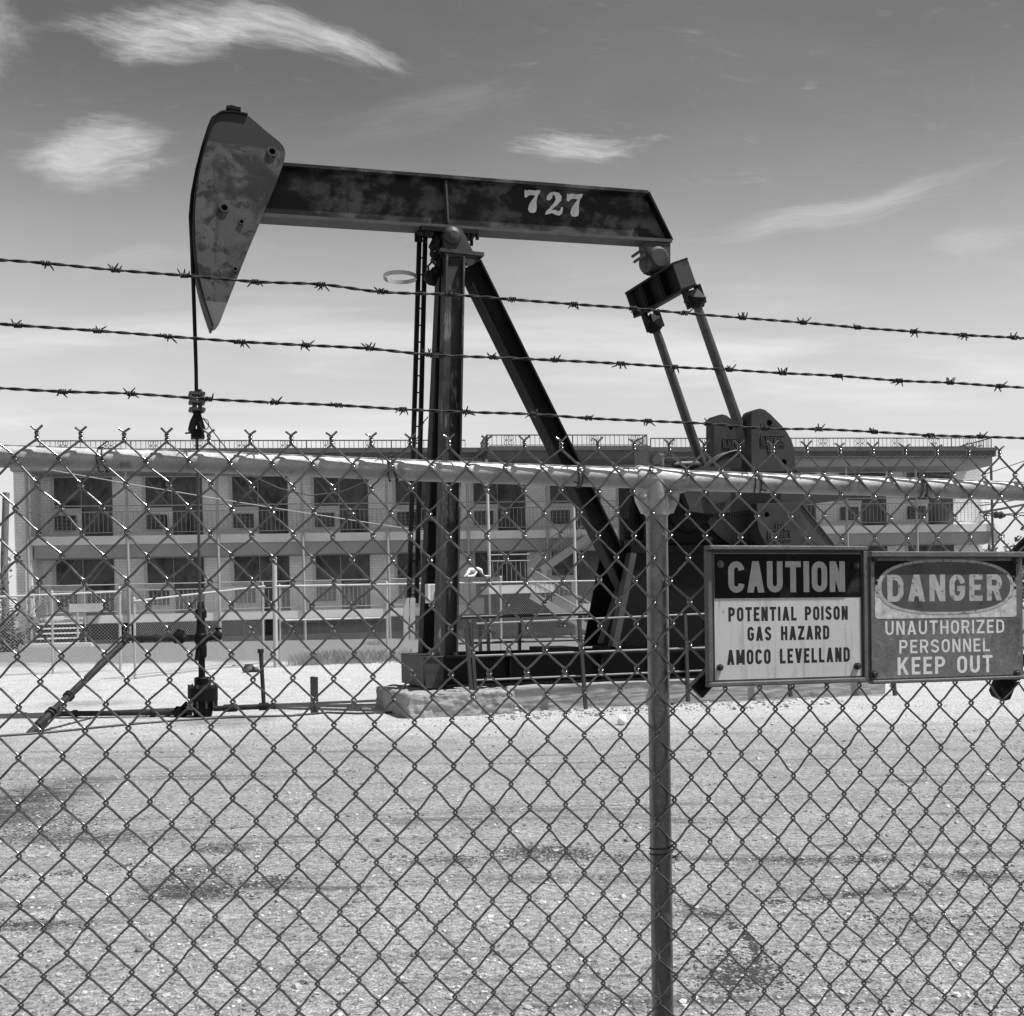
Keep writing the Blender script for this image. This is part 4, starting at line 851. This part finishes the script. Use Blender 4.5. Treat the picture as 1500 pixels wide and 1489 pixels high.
# ------------------------------------------------------------ wellhead
w = hit(297, 1050); YW = w.y; WF = Fr((w.x, w.y), 0); wh = thing('wellhead', WF, 'dark oil wellhead with stuffing box, valves and slanting flow pipe', 'wellhead')
L = lambda x, y, dy=0.0: WF.loc(at(x, y, YW+dy))
S = YW/F
def lat(name, cx, rows, m='black', seg=20, parent=None):   # rows of (pixel y, radius in pixels), stacked on the axis
    z0 = L(cx, rows[0][0]).z; x = L(cx, (rows[0][0]+rows[-1][0])/2).x; mb = MB(); mb.lathe((x, 0, z0), [(L(cx, y).z-z0, r*S) for y, r in rows], (0, 0, 1), seg); return mb.build(name, M[m], parent or wh)
lat('casing_head', 297, [(1054, 13), (1048, 13), (1042, 14.5), (1030, 16.5), (1027, 17.5)])
fl = lat('casing_flange', 297, [(1027, 17), (1026, 21.5), (1008, 21.5), (1007, 19), (1005, 13), (1004, 12), (994, 12), (992, 10)])
mb = MB()
for k in range(10): a = 2*math.pi*k/10+.2; c = L(297, 1016); mb.tube([(c.x+.175*math.cos(a), .175*math.sin(a), c.z-.19), (c.x+.175*math.cos(a), .175*math.sin(a), c.z+.12)], .016, 6)
mb.build('flange_bolts', M['bolt'], fl)
lat('tubing', 295.5, [(993, 4.8), (960, 4.8)]); lat('tee_body', 294.5, [(964, 7), (960, 8), (948, 8), (944, 7), (942, 9), (930, 9), (928, 7.5), (921, 6.5), (906, 6)])
lat('stuffing_box', 294, [(906, 7), (905, 8.5), (896, 8.5), (893, 7), (892, 5), (887, 5), (886, 4.3), (882, 4.3)])
mb = MB(); mb.tube([L(290, 952, -.12), L(288, 968, -.13)], .03, 8); mb.tube([L(300, 937, 0), L(316, 933.5, 0)], .035, 10); c = L(320, 932); mb.lathe((c.x-.06, 0, c.z), [(0, .05), (.03, .07), (.07, .07), (.1, .045)], (1, 0, 0), 14); mb.tube([(c.x-.01, 0, c.z), (c.x-.01, 0, c.z+.1)], .018, 6); mb.tube([(c.x-.05, 0, c.z+.1), (c.x+.04, 0, c.z+.1)], .015, 6); mb.build('side_valve', M['black'], wh)
def pipe(name, pts, r, coup=(), m='pipe'):
    mb = MB(); mb.tube(pts, r, 12); 
    for p_, q_, rr in coup: mb.tube([p_, q_], rr, 12)
    return mb.build(name, M[m], wh)
g = WF.loc(hit(43, 1076)); e = L(185, 938); dv = (e-g)
ep = lambda f: g+dv*f
pipe('flow_pipe', [g-dv*.03, ep(.5), ep(.95), e+Vector((.02, 0, .03)), L(200, 936), L(284, 935)], .044, [(ep(.07), ep(.13), .058), (ep(.185), ep(.195), .068), (ep(.21), ep(.22), .068), (ep(.36), ep(.368), .066), (ep(.378), ep(.386), .066), (L(204, 936), L(211, 936), .054), (L(226, 935), L(231, 935), .06)])
mb = MB(); c = L(262, 934); mb.lathe((c.x-.07, 0, c.z), [(0, .06), (.02, .085), (.12, .085), (.14, .06)], (1, 0, 0), 14); mb.tube([c, c+Vector((0, 0, .11))], .025, 6); mb.tube([c+Vector((-.02, 0, .1)), c+Vector((.08, 0, .07))], .018, 6); mb.build('flow_valve', M['black'], wh)
pipe('lower_pipe', [L(80, 1046), L(281, 1044)], .036, [(L(107, 1045.7), L(113, 1045.7), .05), (L(221, 1044.5), L(227, 1044.5), .055), (L(243, 1044.3), L(248, 1044.3), .05)])
mb = MB(); c = L(267, 1041); mb.lathe((c.x-.1, -.02, c.z-.02), [(0, .05), (.03, .08), (.13, .08), (.16, .05)], (1, 0, 0), 14); mb.bar(c+Vector((-.07, -.03, -.05)), c+Vector((.08, -.03, .1)), .06, .05); mb.build('lower_valve', M['black'], wh)
pipe('riser_pipe', [L(313, 1038.5), L(403, 1034.5)], .036, [(L(328, 1038), L(347, 1037), .052), (L(380, 1035.5), L(393, 1035), .052), (L(400, 1034.6), L(404, 1034.4), .045)])
mb = MB(); mb.tube([L(386.5, 1033), L(382, 954)], .027, 10); mb.tube([L(382, 957), L(381.8, 951)], .042, 10); mb.build('vent_riser', M['pipe'], wh)
# things lying on the lot
mb = MB(); pts = [hit(x, y) for x, y in [(-60, 1083), (0, 1080), (70, 1075), (137, 1068), (200, 1062), (262, 1057), (330, 1053), (390, 1051), (430, 1050), (480, 1045.5), (525, 1047), (578, 1045)]]
o0 = pts[0]; mb.tube([p_-o0+Vector((0, 0, .012)) for p_ in pts], .017, 6); o = mb.build('ground_hose', M['bolt']); o.location = o0; tag(o, 'thin black hose lying on the ground past the wellhead', 'hose')
w = hit(461, 1046); mb = MB(); mb.box(-.05, .0, -.03, .03, -.05, .5); mb.box(.003, .045, -.025, .03, -.05, .495); o = mb.build('marker_stake', M['flange']); o.location = w; tag(o, 'short grey marker stake standing left of the concrete block', 'stake')

# ------------------------------------------------------------ near chain link fence
q = at(963, 700, 1.805); NF = Fr((q.x, q.y), 11.5)
nf = thing('chain_link_fence', NF, 'galvanized chain link fence with round top rail right before the camera', 'fence')
PIT, DZ, Z0 = .0614, .0731, 1.5443; UT = NF.pt(54, 645, 0)[0]; WR = .00182; DEP = .0036
i0 = int((NF.pt(-80, 900, 0)[0]-.7-UT)/(PIT/2))-1; i1 = int((NF.pt(1580, 900, 0)[0]+.7-UT)/(PIT/2))+2
nrow = int((Z0-.06)/DZ); rj = random.Random(5)
mb = MB(); jit = {}
def J(i, k):
    if (i, k) not in jit: jit[(i, k)] = (rj.gauss(0, .0010)+.0012*math.sin(k*.31+i*.17), rj.gauss(0, .0011)+.0016*math.sin(i*.23+1)+.0010*math.sin(k*.4+i*.11))
    return jit[(i, k)]
dz_at = lambda u: (.0012 if u < -.6 else 0)+.010*min(0, u+.2)*-.0
for i in range(i0, i1):
    ul, ur = UT+i*PIT/2, UT+(i+1)*PIT/2; even = i % 2 == 0; path = []
    # nodes from the top down: even columns on Z0-k*DZ, odd ones half a step lower
    zl = lambda k: (Z0-k*DZ) if even else (Z0+DZ/2-k*DZ-.0)
    seq = []
    for k in range(-1, nrow*2):             # alternate left and right nodes
        z = Z0-k*DZ/2; col = (k % 2 == 0); seq.append((0 if col == even else 1, z, k))
    ztop = Z0+DZ*.91
    first = True
    for s_, z, k in seq:
        cidx = i+s_; jx, jz = J(cidx, k); u = (ur if s_ else ul)+jx; z += jz; sg = 1 if s_ else -1
        if first:
            # every spiral starts at a twisted end on an even column
            pass
        d = .0016*sg
        # from the top: a right node is reached by the back strand and left by the front one
        e1, e2 = (DEP, -DEP) if s_ else (-DEP, DEP)
        path += [(u-sg*.0075, e1, z+.0100), (u+sg*.0003, e1*.95, z+.0036), (u+sg*.0026, e1*.55, z+.0014), (u+sg*.0032, 0, z), (u+sg*.0026, e2*.55, z-.0014), (u+sg*.0003, e2*.95, z-.0036), (u-sg*.0075, e2, z-.0100)]
        first = False
    # start at the apex on the even column
    s_ = 0 if even else 1; ua = (ul if even else ur)+(.0012 if even else -.0012); kk = path[0][1]
    path = [(ua, kk*.4, ztop)]+path
    mb.tube(path, WR, 6, False)
    # twisted barb above the rail
    sg = 1 if even else -1; tw = []; ph = 0 if even else math.pi; uc = UT+(i if even else i+1)*PIT/2; rr = rj.uniform(-.4, .4)
    for k in range(13): a = ph+k/12*2*math.pi*1.35; tw.append((uc+.0020*math.cos(a), .0020*math.sin(a), ztop-.002+.0165*k/12))
    sgn = 1 if math.cos(ph+2*math.pi*1.35) > 0 else -1; e = tw[-1]
    tw += [(e[0]+.0025*sgn, e[1], e[2]+.0022), (uc+.0085*sgn, e[1]+rj.uniform(-.002, .002), e[2]+.006+rj.uniform(-.0015, .0015))]
    mb.tube(tw, WR*.95, 6)
mesh_o = mb.build('chain_link_mesh', M['wire'], nf)
RV = .0225
rp = [NF.pt(x, y, RV) for x, y in [(-800, 637), (0, 668.5), (300, 677), (640, 690.5), (940, 701)]]; rp2 = [NF.pt(x, y, RV) for x, y in [(975, 703.5), (1280, 712.5), (1500, 720), (2300, 747)]]
for r_ in (rp, rp2): mb = MB(); mb.tube([(a.x, RV, a.z) for a in r_], .0172, 24); mb.build('top_rail', M['galv'], nf)
pu = NF.pt(964, 900, RV).x; zr = NF.pt(964, 703, RV).z
mb = MB(); mb.tube([(pu, RV+.001, -.2), (pu, RV+.001, zr)], .0182, 28); mb.build('post', M['post'], nf)
mb = MB(); rl, rr_ = NF.pt(931, 700, RV).x, NF.pt(1003, 706, RV).x
mb.tube([(rl, RV, zr+.003), (rl+.004, RV, zr+.003), (rr_-.005, RV, zr-.002), (rr_, RV, zr-.002)], [.0185, .0205, .0205, .0185], 28)
zb = NF.pt(964, 756, RV).z
mb.tube([(pu, RV+.001, zr), (pu, RV+.001, zb+.003), (pu, RV+.001, zb)], [.0215, .0208, .0195], 28)
ear = lambda s: [(pu+s*.012, zr-.005), (pu+s*.034, zr-.008), (pu+s*.0375, zr-.026), (pu+s*.036, zr-.036), (pu+s*.026, zb+.004), (pu+s*.012, zb+.001)]
for s in (-1, 1): mb.prism(ear(s), RV-.009, RV+.007)
cl_o = mb.build('tee_clamp', M['galv'], nf)
for s in (-1, 1): mb = MB(); mb.lathe((pu+s*.027, RV-.016, zr-.028), [(0, .0025), (.0012, .0055), (.0035, .0066), (.007, .0066)], (0, 1, 0), 16); mb.build('bolt', M['galv'], cl_o)
for px, py, s in ((150, 684, 1), (573, 692, 1), (848, 701, -1), (1105, 703, 1), (1347, 716, 1)):
    c = NF.pt(px, 668.8+px*.0343, RV); mb = MB(); path = []; q_ = random.Random(px)
    for k in range(34): a = 2*math.pi*k/16; path.append((c.x+.002*math.sin(k*.5)+s*.0005*k-.008*s+q_.gauss(0, .0005), RV+.0188*math.cos(a)-.001, c.z+.0188*math.sin(a)))
    mb.tube(path, .0011, 5)
    for k in range(3): b = Vector(path[-1-k*6]); mb.tube([b, b+Vector((q_.uniform(-.005, .005), -.003, q_.uniform(-.004, .006))), b+Vector((q_.uniform(-.010, .010), -.005, q_.uniform(-.008, .010)))], .0011, 5)
    mb.build('tie_wire', M['tie'], nf)
c = NF.pt(964, 1255, RV); mb = MB(); mb.tube([(pu+.0195*math.cos(k*.4), RV+.0195*math.sin(k*.4), c.z+.0006*k) for k in range(32)], .0011, 5); mb.tube([(pu+.017, RV-.012, c.z), (pu+.024, RV-.018, c.z+.006), (pu+.03, RV-.02, c.z+.012)], .0012, 5); mb.tube([(pu+.015, RV-.012, c.z), (pu+.023, RV-.019, c.z+.002), (pu+.021, RV-.02, c.z-.004), (pu+.015, RV-.016, c.z+.004)], .0012, 5); mb.build('tie_wire', M['tie'], nf)

# ------------------------------------------------------------ barbed wire
ST = [([(-800, 320), (-60, 377), (0, 381), (67, 386), (169, 396), (270, 404), (374, 413), (471, 417), (558, 428), (659, 432), (750, 439), (841, 446), (927, 452), (1003, 459), (1088, 466), (1177, 473), (1256, 480), (1338, 486), (1411, 491), (1486, 495), (1560, 500), (2300, 557)], 'topmost rusty barbed wire strand crossing the horse head'),
      ([(-800, 425), (-60, 471), (0, 475), (26, 477), (142, 485), (246, 493), (354, 501), (448, 506), (541, 511), (629, 520), (722, 524), (812, 528), (909, 533), (988, 538), (1068, 542), (1147, 547), (1229, 551), (1317, 558), (1392, 561), (1464, 566), (1560, 572), (2300, 619)], 'middle rusty barbed wire strand of the three'),
      ([(-800, 530), (-60, 566), (0, 569), (92, 574), (192, 577), (305, 585), (402, 590), (496, 594), (590, 600), (683, 604), (780, 607), (862, 613), (949, 617), (1037, 621), (1120, 628), (1199, 629), (1281, 633), (1363, 638), (1436, 640), (1520, 643), (1580, 646), (2300, 681)], 'lowest rusty barbed wire strand just above the chain link')]
for si, (pp, lab) in enumerate(ST):
    P = [NF.pt(x, y, 0) for x, y in pp]; base = P[0].copy(); fr = Fr((NF.ox+base.x*NF.c, NF.oy+base.x*NF.s), 11.5, base.z)
    o = thing('barbed_wire', fr, lab, 'barbed wire', 'barbed wire strands above the chain link'); P = [a-base for a in P]
    cen = []
    for i in range(len(P)-1):
        n = max(12, int((P[i+1]-P[i]).length/.0055))
        for k in range(n):
            f = k/n; a = P[max(0, i-1)]; b, c = P[i], P[i+1]; d = P[min(len(P)-1, i+2)]
            cen.append(.5*((2*b)+(c-a)*f+(2*a-5*b+4*c-d)*f*f+(3*b-a-3*c+d)*f**3))
    mb = MB(); pitch = .027; q_ = random.Random(si); ph0 = q_.random()*6
    for s in (0, math.pi):
        mb.tube([(c.x, .00128*math.sin(c.x/pitch*math.pi+s+ph0), c.z+.00128*math.cos(c.x/pitch*math.pi+s+ph0)) for c in cen], .00135, 6)
    mb.build('twisted_wire', M['rust'], o)
    for i, c in enumerate(P[1:-1]):
        if pp[i+1][0] == 0: continue
        bm_ = MB(); r_ = random.Random(si*100+i)
        for s in (-1, 1):
            a0 = r_.random()*6.28; n = 18; coil = [Vector((s*.0032-.0030+.006*k/n, .0031*math.cos(a0+2.1*2*math.pi*k/n), .0031*math.sin(a0+2.1*2*math.pi*k/n))) for k in range(n+1)]
            def spike(p_, a_, sx_):
                t_ = Vector((sx_*.006, .0072*math.cos(a_), .0072*math.sin(a_))); return [p_+t_*.5, p_+t_]
            path = spike(coil[0], a0+r_.uniform(.4, 1.1)+math.pi*.1, -r_.uniform(.2, 1.2))[::-1]+coil+spike(coil[-1], a0+4.2*math.pi-r_.uniform(-.3, .9), r_.uniform(.2, 1.2))
            bm_.tube(path, [.0007]+[.0012]*(len(path)-2)+[.0007], 6)
        b_o = bm_.build('barb', M['rust'], o); b_o.location = c

# ------------------------------------------------------------ signs
q = at(1040, 900, 1.765); q2 = at(1497, 900, 1.925); SF = Fr((q.x, q.y), math.degrees(math.atan2(q2.y-q.y, q2.x-q.x)), q.z)
LIP = .018
def sign_base(name, label, tl_, br_):
    o = thing(name, SF, label, 'sign'); a, b = SF.uz(*tl_), SF.uz(*br_); return o, a[0], b[0], b[1], a[1]
def quad_text(mb, s, x0, x1, yt, yb, v, T, Wd, gap, space=.34):
    a, b = SF.pt(x0, yb, v), SF.pt(x1, yb, v); c = SF.pt(x0, yt, v); a.y = b.y = c.y = v
    b.z = (a.z+b.z)/2; a.z = b.z; c.x = a.x
    text(mb, s, a, b-a, c-a, (0, -.00007, 0), T, Wd, gap, space)
def sheet(mb, x0, x1, yt, yb, v, t_=.0008):
    a, b = SF.uz(x0, yt, v), SF.uz(x1, yb, v); mb.box(a[0], b[0], v, v+t_, b[1], a[1])
# caution
sg, x0, x1, z0, z1 = sign_base('caution_sign', 'caution sign with black header and pale poison gas warning panel', (1033, 800), (1270.5, 999))
fm = MB(); wf = .0075
for (a, b, c, d, l_) in ((x0, x1-wf, z1-wf, z1, LIP), (x0, x1-wf, z0, z0+wf, .007), (x0, x0+wf, z0+wf+.0005, z1-wf-.0005, .007), (x1-wf+.0003, x1, z0, z1, .004)): fm.box(a, b, -l_, .007, c, d)
fm.box(x0+.001, x1-.001, .0015, .006, z0+.001, z1-.001)
fm.build('frame', M['sign_frame'], sg, bevel=.0015)
mb = MB(); sheet(mb, 1045.5, 1262, 811, 990, 0); mb.build('panel', M['sign_yellow'], sg)
mb = MB(); sheet(mb, 1046, 1261.5, 811.5, 875, -.0003, .0002); mb.build('header', M['sign_black'], sg)
mb = MB(); quad_text(mb, 'CAUTION', 1067, 1238, 822.5, 868, -.0003, .19, .52, .085); mb.build('lettering', M['letter_pale'], sg)
mb = MB(); quad_text(mb, 'POTENTIAL POISON', 1067, 1242, 890, 909.5, 0, .19, .5, .14, .5); quad_text(mb, 'GAS HAZARD', 1095, 1215, 918.5, 938, 0, .19, .5, .14, .6); quad_text(mb, 'AMOCO LEVELLAND', 1065, 1245, 952.5, 972, 0, .19, .5, .14, .55); mb.build('lettering', M['letter_black'], sg)
def bolt(x, y, r, par, v=0.0, h=.006, m='bolt'):
    a = SF.pt(x, y, v); mb = MB(); mb.lathe((a.x, v-h, a.z), [(0, r*.8), (h*.2, r), (h*.55, r), (h*.56, r*1.5), (h, r*1.5)], (0, 1, 0), 12); mb.build('bolt', M[m], par)
bolt(1054, 978, .0036, sg, -.0002, .009); bolt(1255, 976, .004, sg, -.0002, .009); bolt(1055, 827, .0042, sg, -.0014, .004, 'sign_frame'); bolt(1254, 829, .0036, sg, -.0014, .003)
# danger
sg, x0, x1, z0, z1 = sign_base('danger_sign', 'rust stained danger sign with dark oval above keep out lettering', (1272, 808), (1520, 998))
z1 = SF.uz(1400, 812)[1]; z0 = SF.uz(1400, 998)[1]; x1 = SF.uz(1500, 900)[0]
fm = MB(); wf = .009
for (a, b, c, d) in ((x0, x1, z1-.006, z1+.004), (x0, x1, z0, z0+.006)): fm.box(a, b, -.009, .007, c, d)
fm.box(x0, x1, .0025, .006, z0+.001, z1-.001); fm.build('frame', M['sign_frame'], sg, bevel=.0015)
def worn(t, oc, v):
    s = sep_z(t, oc); return v
PZ0, PZ1 = SF.uz(1384, 992)[1], SF.uz(1384, 815)[1]
pm_ = mat('danger_plate', .165, .55, .1, .25, 12, [(9, .075), (26, .10), (60, .26)], 10, (.52, .70), .1, 120, fine=.2)
mb = MB(); a, b = SF.uz(1275.5, 900)[0], SF.uz(1494, 900)[0]; mb.box(a, b, -.0015, .002, PZ0, PZ1); mb.build('plate', pm_, sg, bevel=.0006)
zc = SF.uz(1384, 905.5)[1]; zt2 = SF.uz(1384, 822)[1]
def header(t, oc, v):                       # black paint flaking off the white ground at the lower corners
    s = sep_z(t, oc); f = t.math('ADD', t.rng(s[2], zc, zt2, 0, 1, False), t.math('MULTIPLY', t.math('SUBTRACT', t.noise(oc, 150, 7, .8), .5), 2.0))
    return t.mixf(t.rng(f, .44, .56), t.rng(t.noise(oc, 60, 6, .7), .35, .65, .35, .75, False), .008)
hm = mat('flaking_header', .5, .5, extra=header, spec=.15); mb = MB(); a, b = SF.uz(1281, 900)[0], SF.uz(1488, 900)[0]; cr = .004
mb.prism([(a, zc+cr), (a+cr, zc), (b-cr, zc), (b, zc+cr), (b, zt2-cr), (b-cr, zt2), (a+cr, zt2), (a, zt2-cr)], -.0018, -.0016); mb.build('header', hm, sg)
ec = SF.uz(1386, 860); ea = (SF.uz(1482, 860)[0]-SF.uz(1289, 860)[0])/2; eb = (SF.uz(1386, 824)[1]-SF.uz(1386, 901)[1])/2
def sup(a, b, n=64): return [(ec[0]+a*(1 if math.cos(x) >= 0 else -1)*abs(math.cos(x))**.8, ec[1]+b*(1 if math.sin(x) >= 0 else -1)*abs(math.sin(x))**.8) for x in [2*math.pi*k/n for k in range(n)]]
mb = MB(); mb.prism(sup(ea*1.03, eb*1.05), -.0021, -.0019, [sup(ea*.975, eb*.945)]); mb.build('oval_ring', M['letter_worn'], sg)
om = mat('worn_oval', .08, .5, 0, .25, 20, [(22, .03), (70, .12)], 10, (.57, .70)); mb = MB(); mb.prism(sup(ea*.972, eb*.94), -.00225, -.0019); mb.build('oval', om, sg)
mb = MB(); quad_text(mb, 'DANGER', 1300, 1468, 842, 881, -.00225, .2, .62, .17); mb.build('lettering', M['letter_worn'], sg)
mb = MB(); quad_text(mb, 'UNAUTHORIZED', 1297, 1471, 910.5, 929, -.0015, .15, .62, .2); quad_text(mb, 'PERSONNEL', 1317.5, 1450, 938, 956, -.0015, .15, .62, .2); quad_text(mb, 'KEEP OUT', 1315, 1454, 963.5, 987, -.0015, .16, .55, .16, .5); mb.build('lettering', M['letter_white'], sg)
for x, y in ((1280, 818), (1487, 821), (1280, 988), (1489, 987)): bolt(x, y, .0046, sg, -.0016, .006)
# black straps behind the signs
def strap(label, p_, q_, w, rnd=False):
    a, b = NF.pt(*p_, .013), NF.pt(*q_, .013); o0 = b; mb = MB(); d = (a-b).normalized(); n = Vector((-d.z, 0, d.x)); L_ = (a-b).length
    end = [Vector((0, 0, 0))+n*(w/2), d*L_+n*(w/2)]+([d*(L_+w*.2)+n*w*.25, d*(L_+w*.2)-n*w*.25] if rnd else [])+[d*L_-n*(w/2), -n*(w/2)]
    mb.prism([(e.x, e.z) for e in end], -.006, .006); o = mb.build('strap', M['sign_black']); o.location = (NF.ox+b.x*NF.c-b.y*NF.s, NF.oy+b.x*NF.s+b.y*NF.c, b.z); o.rotation_euler.z = NF.a
    tag(o, label, 'strap', 'black straps behind the signs')
strap('square ended black strap poking out below the caution sign', (1019, 1014), (1070, 955), .029)
strap('round ended black strap hanging below the danger sign', (1464, 1018), (1490, 955), .038, True)
strap('black strap rising to the right above the danger sign', (1540, 768), (1466, 842), .034)
